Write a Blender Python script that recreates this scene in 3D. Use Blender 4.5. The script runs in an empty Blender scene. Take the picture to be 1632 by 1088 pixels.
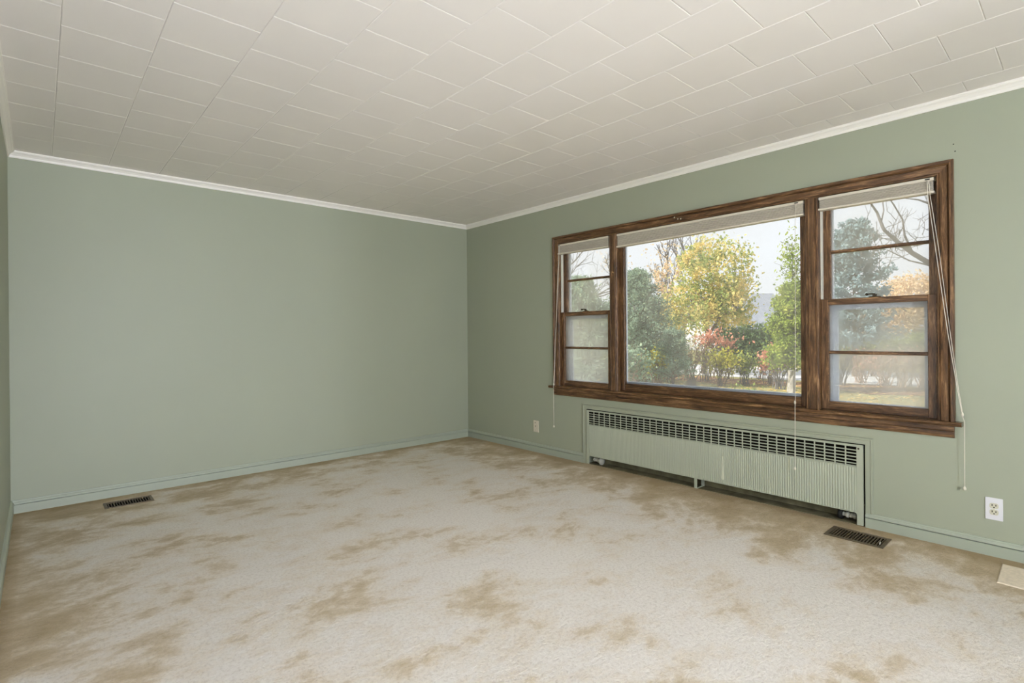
import bpy, bmesh, math, random
import numpy as np
from mathutils import Vector, Matrix

S = bpy.context.scene
COL = S.collection
random.seed(7)
RNG = np.random.default_rng(11)

# ------------------------------------------------------------------ camera
CAM = Vector((-3.694, -4.878, 1.1764))
FPX = 837.6
FWD = Vector((0.66881997, 0.74342305, -0.00141925))
RGT = Vector((0.74338741, -0.66880451, -0.00869963))
UPV = Vector((0.0074167, -0.00476343, 0.99996115))
cd = bpy.data.cameras.new('camera')
cam = bpy.data.objects.new('camera', cd)
COL.objects.link(cam)
cd.sensor_width = 36.0
cd.lens = FPX / 1632 * 36.0
cd.shift_y = -10.0 / 1632
cd.clip_start = 0.02
cd.clip_end = 400
cam.matrix_world = Matrix(((RGT.x, UPV.x, -FWD.x, CAM.x), (RGT.y, UPV.y, -FWD.y, CAM.y),
                           (RGT.z, UPV.z, -FWD.z, CAM.z), (0, 0, 0, 1)))
S.camera = cam

# ------------------------------------------------------------------ sky, sun, exposure
w = bpy.data.worlds.new('sky')
S.world = w
w.use_nodes = True
bg = w.node_tree.nodes['Background']
bg.inputs[0].default_value = (0.93, 0.96, 1.0, 1)
bg.inputs[1].default_value = 1.14
sd = bpy.data.lights.new('sun', 'SUN')
sd.energy = 9.0
sd.angle = math.radians(1.0)
sd.color = (1.0, 0.90, 0.74)
so = bpy.data.objects.new('sun', sd)
COL.objects.link(so)
so.rotation_euler = Vector((0.62, -0.52, -0.58)).to_track_quat('-Z', 'Y').to_euler()
FILL_LAMP = 206.0                     # radiance of the globe fill lamps added unseen behind the camera
S.view_settings.view_transform = 'Standard'
S.view_settings.look = 'None'
S.view_settings.gamma = 1
S.view_settings.use_curve_mapping = False
S.view_settings.exposure = 0.0
S.cycles.use_denoising = True
S.cycles.max_bounces = 14
S.cycles.diffuse_bounces = 8
S.cycles.transparent_max_bounces = 24
S.cycles.sample_clamp_indirect = 6.0
S.cycles.caustics_reflective = False
S.cycles.caustics_refractive = False

# ------------------------------------------------------------------ dimensions (metres)
H = 2.44            # ceiling
XL = -3.844         # left wall
YR = -11.4           # rear wall, behind the camera
GZ = -0.45          # ground outside

# ------------------------------------------------------------------ material helpers
MATS = {}
def srgb(r, g, b):
    f = lambda c: (c / 255 / 12.92) if c / 255 <= 0.04045 else ((c / 255 + 0.055) / 1.055) ** 2.4
    return (f(r), f(g), f(b), 1)

class NT:
    def __init__(self, name):
        self.m = bpy.data.materials.new(name)
        self.m.use_nodes = True
        self.t = self.m.node_tree
        self.b = self.t.nodes['Principled BSDF']
        self.out = self.t.nodes['Material Output']
        MATS[name] = self.m
    def n(self, typ, **kw):
        x = self.t.nodes.new(typ)
        for k, v in kw.items():
            if k in x.inputs: x.inputs[k].default_value = v
            else: setattr(x, k, v)
        return x
    def l(self, a, b): self.t.links.new(a, b)
    def pos(self, scale=(1, 1, 1), loc=(0, 0, 0), rot=(0, 0, 0)):
        g = self.n('ShaderNodeNewGeometry')
        mp = self.n('ShaderNodeMapping')
        mp.inputs['Scale'].default_value = scale
        mp.inputs['Location'].default_value = loc
        mp.inputs['Rotation'].default_value = rot
        self.l(g.outputs['Position'], mp.inputs['Vector'])
        return mp.outputs['Vector']
    def noise(self, vec, scale, detail=4, rough=0.55, dist=0.0):
        x = self.n('ShaderNodeTexNoise')
        x.inputs['Scale'].default_value = scale
        x.inputs['Detail'].default_value = detail
        x.inputs['Roughness'].default_value = rough
        x.inputs['Distortion'].default_value = dist
        self.l(vec, x.inputs['Vector'])
        return x.outputs['Fac']
    def ramp(self, fac, stops):
        x = self.n('ShaderNodeValToRGB')
        e = x.color_ramp.elements
        while len(e) < len(stops): e.new(0.5)
        for q, (p_, c) in zip(e, stops):
            q.position = p_
            q.color = c if len(c) == 4 else (*c, 1)
        self.l(fac, x.inputs['Fac'])
        return x.outputs['Color']
    def math(self, op, a, b=None, clamp=False):
        x = self.n('ShaderNodeMath', operation=op)
        x.use_clamp = clamp
        for i, v in enumerate((a, b)):
            if v is None: continue
            if isinstance(v, (int, float)): x.inputs[i].default_value = v
            else: self.l(v, x.inputs[i])
        return x.outputs[0]
    def mix(self, fac, a, b):
        x = self.n('ShaderNodeMix', data_type='RGBA')
        for i, v in ((0, fac), (6, a), (7, b)):
            if isinstance(v, (int, float, tuple)): x.inputs[i].default_value = v
            else: self.l(v, x.inputs[i])
        return x.outputs[2]
    def bump(self, h, strength=0.3, dist=0.01):
        x = self.n('ShaderNodeBump')
        x.inputs['Strength'].default_value = strength
        x.inputs['Distance'].default_value = dist
        self.l(h, x.inputs['Height'])
        self.l(x.outputs[0], self.b.inputs['Normal'])
    def set(self, color=None, rough=0.5, spec=0.5, metal=0.0):
        if color is not None:
            if isinstance(color, tuple): self.b.inputs['Base Color'].default_value = color
            else: self.l(color, self.b.inputs['Base Color'])
        self.b.inputs['Roughness'].default_value = rough
        self.b.inputs['Specular IOR Level'].default_value = spec
        self.b.inputs['Metallic'].default_value = metal

def paint(name, c, rough=0.55, spec=0.35, var=0.03, sc=3.0, bump=0.04):
    k = NT(name)
    f = k.noise(k.pos(), sc, 3)
    lo = tuple(v * (1 - var) for v in c[:3]) + (1,)
    hi = tuple(min(1, v * (1 + var)) for v in c[:3]) + (1,)
    k.set(k.ramp(f, [(0.3, lo), (0.7, hi)]), rough, spec)
    if bump:
        k.bump(k.noise(k.pos(), 220, 2), bump, 0.002)
    return k

paint('wall_paint', srgb(160, 165, 146), 0.5, 0.35, 0.02, 1.2, 0.06)
paint('base_paint', srgb(165, 172, 156), 0.42, 0.4, 0.02)
paint('radiator_paint', srgb(174, 179, 160), 0.45, 0.4, 0.02)
paint('ceiling_paint', srgb(240, 235, 230), 0.6, 0.3, 0.012, 2.0, 0.08)
paint('ceiling_backing', srgb(150, 145, 135), 0.8, 0.1)
paint('crown_paint', srgb(244, 240, 232), 0.45, 0.4, 0.01)
paint('plate_white', srgb(226, 226, 230), 0.35, 0.5, 0.005, 3, 0)
paint('plate_ivory', srgb(214, 206, 186), 0.4, 0.5, 0.01, 3, 0)
paint('socket_ivory', srgb(205, 202, 182), 0.4, 0.5, 0.01, 3, 0)
paint('slot_black', srgb(14, 13, 11), 0.7, 0.2, 0.0, 3, 0)
paint('drip_paint', srgb(208, 212, 190), 0.35, 0.5, 0.01, 3, 0)
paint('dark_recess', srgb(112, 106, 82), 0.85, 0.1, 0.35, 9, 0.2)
paint('storm_white', srgb(205, 212, 222), 0.45, 0.4, 0.02)
paint('track_white', srgb(224, 222, 210), 0.45, 0.4, 0.02)
paint('cord_white', srgb(226, 220, 206), 0.6, 0.3, 0.02, 40, 0)
paint('knob_ivory', srgb(228, 222, 204), 0.35, 0.5, 0.01, 20, 0)
paint('bronze_metal', srgb(110, 96, 76), 0.45, 0.5, 0.1, 30, 0.1).b.inputs['Metallic'].default_value = 0.5
paint('pipe_metal', srgb(196, 194, 180), 0.45, 0.5, 0.15, 30, 0.2)
paint('pipe_black', srgb(22, 22, 20), 0.6, 0.4, 0.2, 30, 0.1)
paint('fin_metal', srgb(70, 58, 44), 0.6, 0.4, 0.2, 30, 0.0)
paint('lock_metal', srgb(72, 64, 50), 0.4, 0.5, 0.15, 60, 0.0).b.inputs['Metallic'].default_value = 0.6
paint('duct_dark', srgb(12, 11, 10), 0.9, 0.05, 0.1, 20, 0.0)  # near-black in place of the shade down inside the duct
paint('house_siding', srgb(184, 188, 196), 0.7, 0.2, 0.04, 1, 0)
paint('house_trim', srgb(236, 236, 236), 0.6, 0.3, 0.02, 1, 0)
paint('stone_grey', srgb(150, 148, 144), 0.9, 0.1, 0.35, 8, 0.4)
paint('outer_wall', srgb(205, 204, 198), 0.8, 0.2, 0.04, 2, 0.2)

def wood(name, scale, dark=0.0):
    k = NT(name)
    v = k.pos(scale)
    g = k.noise(v, 9.0, 6, 0.62, 0.9)
    fine = k.noise(k.pos(tuple(s * 3.2 for s in scale)), 22, 3, 0.6)
    blot = k.noise(k.pos(), 5.0, 3)
    f = k.math('ADD', k.math('MULTIPLY', g, 0.68), k.math('MULTIPLY', fine, 0.22))
    f = k.math('ADD', f, k.math('MULTIPLY', blot, 0.14))
    c = k.ramp(f, [(0.38, srgb(40, 27, 16)), (0.47, srgb(80, 56, 35)), (0.55, srgb(106, 77, 50)),
                   (0.63, srgb(146, 112, 78)), (0.76, srgb(178, 142, 104))])
    k.set(c, 0.42, 0.45)
    k.bump(f, 0.25, 0.004)
wood('wood_along_y', (6.0, 0.55, 6.0))
wood('wood_along_z', (6.0, 6.0, 0.55))
wood('wood_polished', (6.0, 0.55, 6.0))
MATS['wood_polished'].node_tree.nodes['Principled BSDF'].inputs['Roughness'].default_value = 0.2

# woven blind fabric
k = NT('blind_fabric')
ln = k.noise(k.pos((3, 3, 160)), 3.0, 3, 0.6)
fb = k.noise(k.pos((90, 14, 400)), 2.0, 2)
f = k.math('ADD', k.math('MULTIPLY', ln, 0.6), k.math('MULTIPLY', fb, 0.4))
k.set(k.ramp(f, [(0.35, srgb(172, 165, 152)), (0.65, srgb(206, 200, 188))]), 0.8, 0.2)
paint('blind_rail', srgb(214, 206, 190), 0.5, 0.35, 0.02, 20, 0)

# carpet: cream cut pile with nap shading painted in as tan, and soiling toward the skirting
k = NT('carpet')
p0 = k.pos((1.0, 1.0, 1.0), rot=(0, 0, 0.75))
warp = k.noise(p0, 0.9, 3)
strk = k.noise(k.pos((1.0, 1.45, 1.0), rot=(0, 0, 0.85)), 2.3, 10, 0.66, 0.25)
fine = k.noise(k.pos((1.0, 1.5, 1.0), rot=(0, 0, 0.4)), 11.0, 5, 0.7, 0.3)
sep = k.n('ShaderNodeSeparateXYZ')
gg = k.n('ShaderNodeNewGeometry')
k.l(gg.outputs['Position'], sep.inputs[0])
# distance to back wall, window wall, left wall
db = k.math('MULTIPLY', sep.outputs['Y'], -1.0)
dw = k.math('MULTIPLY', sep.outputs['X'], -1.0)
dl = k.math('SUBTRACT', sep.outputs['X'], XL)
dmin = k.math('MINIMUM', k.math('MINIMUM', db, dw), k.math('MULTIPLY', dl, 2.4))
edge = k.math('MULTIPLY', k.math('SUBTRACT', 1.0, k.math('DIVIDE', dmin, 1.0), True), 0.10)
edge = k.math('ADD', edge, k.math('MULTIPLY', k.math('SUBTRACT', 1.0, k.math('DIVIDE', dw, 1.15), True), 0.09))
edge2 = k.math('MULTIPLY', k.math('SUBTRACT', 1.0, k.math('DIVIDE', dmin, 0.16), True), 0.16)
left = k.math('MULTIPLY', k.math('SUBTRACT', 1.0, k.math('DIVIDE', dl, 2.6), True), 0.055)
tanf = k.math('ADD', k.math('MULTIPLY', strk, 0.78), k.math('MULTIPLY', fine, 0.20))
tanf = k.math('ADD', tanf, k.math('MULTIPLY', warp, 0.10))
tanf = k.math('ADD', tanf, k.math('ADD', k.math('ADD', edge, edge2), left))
c1 = k.ramp(tanf, [(0.52, srgb(240, 233, 222)), (0.60, srgb(234, 223, 206)), (0.635, srgb(220, 205, 180)),
                   (0.69, srgb(202, 183, 150)), (0.84, srgb(172, 150, 112))])
sp = k.noise(k.pos(), 260, 2, 0.7)
c2 = k.mix(k.math('MULTIPLY', k.math('SUBTRACT', sp, 0.5), 0.9, False), c1, srgb(120, 104, 80))
pile = k.noise(k.pos(), 70, 6, 0.8)
c3 = k.mix(k.math('MULTIPLY', k.math('SUBTRACT', 0.52, pile, True), 2.0, True), c1, srgb(160, 142, 114))
k.set(c3, 0.95, 0.05)
k.b.inputs['Sheen Weight'].default_value = 0.15
hh = k.math('ADD', k.math('MULTIPLY', pile, 0.8), k.math('MULTIPLY', fine, 1.2))
k.bump(hh, 0.9, 0.014)
paint('carpet_patch', srgb(226, 213, 192), 0.95, 0.05, 0.09, 70, 0.3)

# glass panes: clear with a veil of dust that scatters daylight
def glass(name, veil, tint=(0.93, 0.95, 0.96, 1), gloss=0.05):
    k = NT(name)
    tr = k.n('ShaderNodeBsdfTransparent')
    tr.inputs[0].default_value = tint
    tl = k.n('ShaderNodeBsdfTranslucent')
    tl.inputs[0].default_value = (1.0, 0.98, 0.94, 1)
    gl = k.n('ShaderNodeBsdfGlossy')
    gl.inputs['Roughness'].default_value = 0.02
    m1 = k.n('ShaderNodeMixShader')
    m1.inputs[0].default_value = veil
    if veil > 0.02:
        d = k.noise(k.pos(), 2.2, 4)
        k.l(k.math('MULTIPLY', d, veil * 2.0), m1.inputs[0])
    k.l(tr.outputs[0], m1.inputs[1]); k.l(tl.outputs[0], m1.inputs[2])
    m2 = k.n('ShaderNodeMixShader')
    fr = k.n('ShaderNodeFresnel')
    fr.inputs[0].default_value = 1.35
    k.l(k.math('MULTIPLY', fr.outputs[0], gloss / 0.05 * 0.5), m2.inputs[0])
    k.l(m1.outputs[0], m2.inputs[1]); k.l(gl.outputs[0], m2.inputs[2])
    k.l(m2.outputs[0], k.out.inputs['Surface'])
glass('glass_picture', 0.20)
glass('glass_sash', 0.36)
glass('screen_mesh', 0.40, (0.90, 0.91, 0.92, 1), 0.0)

# emission of the added fill globes
k = NT('fill_lamp_glow')
em = k.n('ShaderNodeEmission')
em.inputs[0].default_value = (0.90, 0.95, 1.16, 1)
em.inputs[1].default_value = FILL_LAMP
k.l(em.outputs[0], k.out.inputs['Surface'])

k = NT('fill_tube_glow')  # emission of the fill tubes added on the left wall
em = k.n('ShaderNodeEmission')
em.inputs[0].default_value = (0.92, 0.95, 1.12, 1)
em.inputs[1].default_value = 120.0
k.l(em.outputs[0], k.out.inputs['Surface'])

# outdoors
k = NT('lawn')
f = k.noise(k.pos(), 0.6, 5, 0.6)
g = k.noise(k.pos(), 14, 4, 0.7)
c = k.ramp(k.math('ADD', k.math('MULTIPLY', f, 0.5), k.math('MULTIPLY', g, 0.5)),
           [(0.35, srgb(104, 112, 66)), (0.5, srgb(146, 142, 92)), (0.68, srgb(182, 168, 118))])
k.set(c, 0.95, 0.1)
k = NT('leaf_litter')
f = k.noise(k.pos(), 6.0, 6, 0.7)
k.set(k.ramp(f, [(0.32, srgb(80, 58, 46)), (0.5, srgb(134, 98, 74)), (0.7, srgb(176, 142, 108))]), 0.95, 0.1)
k = NT('road')
f = k.noise(k.pos(), 2.0, 5, 0.6)
k.set(k.ramp(f, [(0.3, srgb(186, 188, 194)), (0.7, srgb(214, 214, 218))]), 0.9, 0.2)
k = NT('roof_shingle')
br = k.n('ShaderNodeTexBrick')
br.inputs['Scale'].default_value = 1.0
br.inputs['Color1'].default_value = srgb(138, 146, 162)
br.inputs['Color2'].default_value = srgb(154, 160, 174)
br.inputs['Mortar'].default_value = srgb(104, 110, 124)
br.inputs['Brick Width'].default_value = 0.3
br.inputs['Row Height'].default_value = 0.14
br.inputs['Mortar Size'].default_value = 0.008
k.l(k.pos(rot=(0, 0, 1.57)), br.inputs['Vector'])
k.set(br.outputs[0], 0.9, 0.1)

def leafmat(name, stops, transl=0.4, sc=5.0):  # leaf colours are paled to carry part of the window haze
    k = NT(name)
    f = k.noise(k.pos(), sc, 5, 0.75)
    c = k.ramp(f, [(p_, srgb(*q)) for p_, q in stops])
    df = k.n('ShaderNodeBsdfDiffuse')
    tl = k.n('ShaderNodeBsdfTranslucent')
    k.l(c, df.inputs[0]); k.l(c, tl.inputs[0])
    mx = k.n('ShaderNodeMixShader')
    mx.inputs[0].default_value = transl
    k.l(df.outputs[0], mx.inputs[1]); k.l(tl.outputs[0], mx.inputs[2])
    k.l(mx.outputs[0], k.out.inputs['Surface'])
leafmat('leaf_juniper', [(0.35, (104, 132, 118)), (0.5, (142, 166, 148)), (0.62, (172, 190, 164)), (0.75, (200, 208, 164))])
leafmat('leaf_maple', [(0.36, (128, 150, 92)), (0.47, (172, 184, 112)), (0.53, (226, 210, 138)), (0.62, (242, 222, 156)), (0.75, (240, 200, 150))], 0.5, 1.6)
leafmat('leaf_arbor', [(0.35, (112, 136, 62)), (0.5, (152, 172, 82)), (0.65, (184, 192, 104)), (0.8, (198, 196, 120))], 0.45, 2.5)
leafmat('leaf_hedge', [(0.35, (70, 96, 70)), (0.55, (104, 128, 92)), (0.75, (134, 152, 108))], 0.3)
leafmat('leaf_hedge_pale', [(0.35, (110, 130, 76)), (0.55, (150, 164, 94)), (0.75, (190, 192, 118))], 0.4)
leafmat('leaf_red', [(0.35, (196, 128, 112)), (0.55, (224, 170, 148)), (0.75, (236, 200, 176))], 0.5)
leafmat('leaf_spruce', [(0.35, (110, 138, 148)), (0.55, (140, 164, 172)), (0.75, (170, 188, 188))], 0.35)
leafmat('leaf_orange', [(0.35, (206, 182, 146)), (0.5, (226, 202, 168)), (0.65, (234, 218, 186)), (0.8, (204, 198, 152))], 0.5, 2.5)
leafmat('leaf_yellowgreen', [(0.35, (142, 152, 74)), (0.55, (196, 190, 86)), (0.75, (222, 204, 112))], 0.5)
leafmat('leaf_far', [(0.3, (128, 140, 118)), (0.5, (164, 166, 130)), (0.62, (196, 180, 138)), (0.75, (206, 170, 128))], 0.4, 0.8)
leafmat('leaf_fallen', [(0.35, (190, 150, 80)), (0.5, (222, 190, 110)), (0.7, (236, 214, 150))], 0.2, 8)
paint('bark_grey', srgb(106, 103, 106), 0.9, 0.1, 0.25, 8, 0.3)
paint('bark_brown', srgb(112, 96, 84), 0.9, 0.1, 0.25, 8, 0.3)
paint('twig_pink', srgb(178, 156, 144), 0.9, 0.1, 0.2, 6, 0.0)

# ------------------------------------------------------------------ object helpers
def wloc(o):
    v = Vector(o.location)
    while o.parent:
        o = o.parent
        v += Vector(o.location)
    return v

def link(name, me, parent=None, loc=(0, 0, 0)):
    o = bpy.data.objects.new(name, me)
    COL.objects.link(o)
    loc = Vector(loc)
    if parent:
        o.parent = parent
        o.location = loc - wloc(parent)
    else:
        o.location = loc
    return o

def tag(o, label=None, cat=None, group=None, kind=None):
    if label: o['label'] = label
    if cat: o['category'] = cat
    if group: o['group'] = group
    if kind: o['kind'] = kind
    return o

def empty(name, loc, **kw):
    return tag(link(name, None, None, loc), **kw)

def mesh_of(name, verts, faces, mats, idx=None, smooth=False):
    me = bpy.data.meshes.new(name)
    me.from_pydata([tuple(v) for v in verts], [], [tuple(f) for f in faces])
    for m in (mats if isinstance(mats, (list, tuple)) else [mats]):
        me.materials.append(MATS[m])
    if idx is not None:
        me.polygons.foreach_set('material_index', idx)
    if smooth:
        me.polygons.foreach_set('use_smooth', [True] * len(me.polygons))
    me.update()
    return me

BOXF = [(0, 3, 2, 1), (4, 5, 6, 7), (0, 1, 5, 4), (1, 2, 6, 5), (2, 3, 7, 6), (3, 0, 4, 7)]
_bc = {}
def box_mesh(dx, dy, dz, mat, bevel=0.0, seg=1):
    key = (round(dx, 5), round(dy, 5), round(dz, 5), mat, bevel, seg)
    if key in _bc: return _bc[key]
    bm = bmesh.new()
    bmesh.ops.create_cube(bm, size=1.0)
    bmesh.ops.scale(bm, vec=(dx, dy, dz), verts=bm.verts)
    if bevel:
        bmesh.ops.bevel(bm, geom=list(bm.edges), offset=min(bevel, 0.45 * min(dx, dy, dz)), segments=seg, affect='EDGES', profile=0.6)
    me = bpy.data.meshes.new('box')
    bm.to_mesh(me); bm.free()
    me.materials.append(MATS[mat])
    _bc[key] = me
    return me

def box(name, x, y, z, mat, parent=None, bevel=0.0, seg=1, **kw):
    x0, x1 = sorted(x); y0, y1 = sorted(y); z0, z1 = sorted(z)
    o = link(name, box_mesh(x1 - x0, y1 - y0, z1 - z0, mat, bevel, seg), parent,
             ((x0 + x1) / 2, (y0 + y1) / 2, (z0 + z1) / 2))
    return tag(o, **kw)

def boxes_mesh(name, bl, mats, origin=(0, 0, 0), bevel=0.0):
    """bl: (x0,x1,y0,y1,z0,z1,matindex)"""
    bm = bmesh.new()
    for b in bl:
        r = bmesh.ops.create_cube(bm, size=1.0)
        vs = r['verts']
        bmesh.ops.scale(bm, vec=(abs(b[1] - b[0]), abs(b[3] - b[2]), abs(b[5] - b[4])), verts=vs)
        bmesh.ops.translate(bm, vec=((b[0] + b[1]) / 2 - origin[0], (b[2] + b[3]) / 2 - origin[1], (b[4] + b[5]) / 2 - origin[2]), verts=vs)
        fs = {f for v in vs for f in v.link_faces}
        for f in fs: f.material_index = b[6] if len(b) > 6 else 0
        if bevel:
            es = list({e for v in vs for e in v.link_edges})
            bmesh.ops.bevel(bm, geom=es, offset=bevel, segments=1, affect='EDGES')
    me = bpy.data.meshes.new(name)
    bm.to_mesh(me); bm.free()
    for m in mats: me.materials.append(MATS[m])
    return me

def boxes(name, bl, mats, parent=None, loc=(0, 0, 0), bevel=0.0, **kw):
    return tag(link(name, boxes_mesh(name, bl, mats, loc, bevel), parent, loc), **kw)

def prism(name, prof, frame, a0, a1, mat, parent=None, loc=(0, 0, 0), m0=0.0, m1=0.0, **kw):
    """extrude profile (u,v) from a0 to a1; frame(u,v,a)->xyz; mitre slopes m0,m1 in u"""
    n = len(prof)
    vs = [Vector(frame(u, v, a0 + m0 * u)) - Vector(loc) for u, v in prof]
    vs += [Vector(frame(u, v, a1 + m1 * u)) - Vector(loc) for u, v in prof]
    fs = [(i, (i + 1) % n, n + (i + 1) % n, n + i) for i in range(n)]
    fs += [tuple(range(n - 1, -1, -1)), tuple(range(n, 2 * n))]
    me = mesh_of(name, vs, fs, mat)
    bm = bmesh.new(); bm.from_mesh(me)
    bmesh.ops.recalc_face_normals(bm, faces=bm.faces)
    bm.to_mesh(me); bm.free()
    return tag(link(name, me, parent, loc), **kw)

def tubes_arrays(segs, sides=5):
    """segs: array (n,8): p0 xyz, p1 xyz, r0, r1 -> verts, quads"""
    s = np.asarray(segs, float)
    p0, p1, r0, r1 = s[:, 0:3], s[:, 3:6], s[:, 6], s[:, 7]
    d = p1 - p0
    d /= np.maximum(np.linalg.norm(d, axis=1, keepdims=True), 1e-9)
    ref = np.where(np.abs(d[:, 2:3]) < 0.9, np.array([[0, 0, 1.0]]), np.array([[1.0, 0, 0]]))
    a = np.cross(d, ref); a /= np.linalg.norm(a, axis=1, keepdims=True)
    b = np.cross(d, a)
    th = np.arange(sides) / sides * 2 * np.pi
    ring = a[:, None, :] * np.cos(th)[None, :, None] + b[:, None, :] * np.sin(th)[None, :, None]
    v = np.concatenate([p0[:, None] + ring * r0[:, None, None], p1[:, None] + ring * r1[:, None, None]], 1)
    n = len(s)
    base = (np.arange(n) * 2 * sides)[:, None]
    i = np.arange(sides)[None]
    j = (np.arange(sides)[None] + 1) % sides
    f = np.stack([base + i, base + j, base + sides + j, base + sides + i], -1).reshape(-1, 4)
    return v.reshape(-1, 3), f

def quads_mesh(name, v, f, mat, smooth=False):
    me = bpy.data.meshes.new(name)
    me.vertices.add(len(v)); me.vertices.foreach_set('co', np.asarray(v, np.float32).ravel())
    me.loops.add(len(f) * 4); me.loops.foreach_set('vertex_index', np.asarray(f, np.int32).ravel())
    me.polygons.add(len(f))
    me.polygons.foreach_set('loop_start', np.arange(len(f), dtype=np.int32) * 4)
    if smooth: me.polygons.foreach_set('use_smooth', np.ones(len(f), bool))
    me.materials.append(MATS[mat])
    me.update(calc_edges=True)
    me.validate()
    return me

def cord_mesh(name, pts, r, mat, origin=(0, 0, 0), sides=6):
    segs = []
    o = Vector(origin)
    for a, b in zip(pts[:-1], pts[1:]):
        segs.append((*(Vector(a) - o), *(Vector(b) - o), r, r))
    v, f = tubes_arrays(segs, sides)
    return quads_mesh(name, v, f, mat, True)

def lathe_mesh(name, prof, mat, seg=16, axis='z'):
    """prof: list of (r, h)"""
    vs, fs = [], []
    for r, h in prof:
        for i in range(seg):
            t = i / seg * 2 * math.pi
            p = (r * math.cos(t), r * math.sin(t), h)
            if axis == 'x': p = (h, p[0], p[1])
            if axis == 'y': p = (p[0], h, p[1])
            vs.append(p)
    for k_ in range(len(prof) - 1):
        for i in range(seg):
            j = (i + 1) % seg
            fs.append((k_ * seg + i, k_ * seg + j, (k_ + 1) * seg + j, (k_ + 1) * seg + i))
    fs.append(tuple(range(seg - 1, -1, -1)))
    fs.append(tuple(range((len(prof) - 1) * seg, len(prof) * seg)))
    me = mesh_of(name, vs, fs, mat, smooth=True)
    return me

# ================================================================== ROOM SHELL
# vents (holes in the floor)
V1 = dict(x=(-3.367, -3.083), y=(-0.322, -0.163))
V2 = dict(x=(-0.314, -0.130), y=(-4.102, -3.812))
def plate_with_holes(name, ur, vr, holes, conv, mat, parent=None, **kw):
    us = sorted({*ur, *[h[0] for h in holes], *[h[1] for h in holes]})
    vs_ = sorted({*vr, *[h[2] for h in holes], *[h[3] for h in holes]})
    us = [u for u in us if ur[0] <= u <= ur[1]]
    vs_ = [v for v in vs_ if vr[0] <= v <= vr[1]]
    verts = [conv(u, v) for u in us for v in vs_]
    nv = len(vs_)
    faces = []
    for i in range(len(us) - 1):
        for j in range(nv - 1):
            cu, cv = (us[i] + us[i + 1]) / 2, (vs_[j] + vs_[j + 1]) / 2
            if any(h[0] < cu < h[1] and h[2] < cv < h[3] for h in holes): continue
            faces.append((i * nv + j, (i + 1) * nv + j, (i + 1) * nv + j + 1, i * nv + j + 1))
    o = link(name, mesh_of(name, verts, faces, mat), parent)
    return tag(o, **kw)

ins = 0.012
fl = plate_with_holes('floor', (XL, 0.12), (YR, 0.0),
                      [(V1['x'][0] + ins, V1['x'][1] - ins, V1['y'][0] + ins, V1['y'][1] - ins),
                       (V2['x'][0] + ins, V2['x'][1] - ins, V2['y'][0] + ins, V2['y'][1] - ins)],
                      lambda u, v: (u, v, 0.0), 'carpet', kind='structure')
tag(fl, 'cream carpet with nap shading painted in tan across the whole floor')

# window openings and niche in the right wall
WY = (-4.31, -1.43); WZ = (0.66, 2.07)
NY = (-3.945, -1.78); NZ = (0.0, 0.496)
TH = 0.16
def wall_with_openings(name, holes, yr, zr, x0, x1, mat):
    ys = sorted({*yr, *[h[0] for h in holes], *[h[1] for h in holes]})
    zs = sorted({*zr, *[h[2] for h in holes], *[h[3] for h in holes]})
    bl = []
    ins_ = lambda cy, cz: any(h[0] < cy < h[1] and h[2] < cz < h[3] for h in holes)
    v, f = [], []
    def quad(a, b, c, d):
        n = len(v); v.extend([a, b, c, d]); f.append((n, n + 1, n + 2, n + 3))
    for i in range(len(ys) - 1):
        for j in range(len(zs) - 1):
            if ins_((ys[i] + ys[i + 1]) / 2, (zs[j] + zs[j + 1]) / 2): continue
            y0, y1, z0, z1 = ys[i], ys[i + 1], zs[j], zs[j + 1]
            quad((x0, y0, z0), (x0, y0, z1), (x0, y1, z1), (x0, y1, z0))
            quad((x1, y0, z0), (x1, y1, z0), (x1, y1, z1), (x1, y0, z1))
    for h in holes:
        y0, y1, z0, z1 = h
        quad((x0, y0, z0), (x1, y0, z0), (x1, y0, z1), (x0, y0, z1))
        quad((x0, y1, z0), (x0, y1, z1), (x1, y1, z1), (x1, y1, z0))
        quad((x0, y0, z1), (x1, y0, z1), (x1, y1, z1), (x0, y1, z1))
        quad((x0, y0, z0), (x0, y1, z0), (x1, y1, z0), (x1, y0, z0))
    return link(name, mesh_of(name, v, f, mat))
wr = wall_with_openings('wall_right', [(*WY, *WZ), (*NY, *NZ)], (YR, 0.0), (0.0, H + 0.05), 0.0, TH, 'wall_paint')
tag(wr, kind='structure')
paint('niche_shade', srgb(34, 32, 26), 0.9, 0.05, 0.1, 9, 0.0)  # near-black colour stands in for the shade behind the grille
box('niche_back', (0.115, 0.125), NY, (0.10, 0.5), 'niche_shade', wr)
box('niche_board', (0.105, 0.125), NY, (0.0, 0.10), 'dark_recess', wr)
# outer leaf of the wall closing the niche and carrying the window sill outside
plate_with_holes('outer_face', (YR, 0.6), (GZ - 0.05, H + 0.4), [(*WY, *WZ)], lambda u, v: (TH + 0.004, u, v), 'outer_wall', wr)
for (yy, zz) in ((-4.365, 2.187), (-4.372, 2.147)):
    o = link('nail_hole', lathe_mesh('nail_hole', [(0.0032, -0.0008), (0.0022, 0.0)], 'slot_black', 8, 'x'), wr, (-0.0002, yy, zz))

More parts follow.
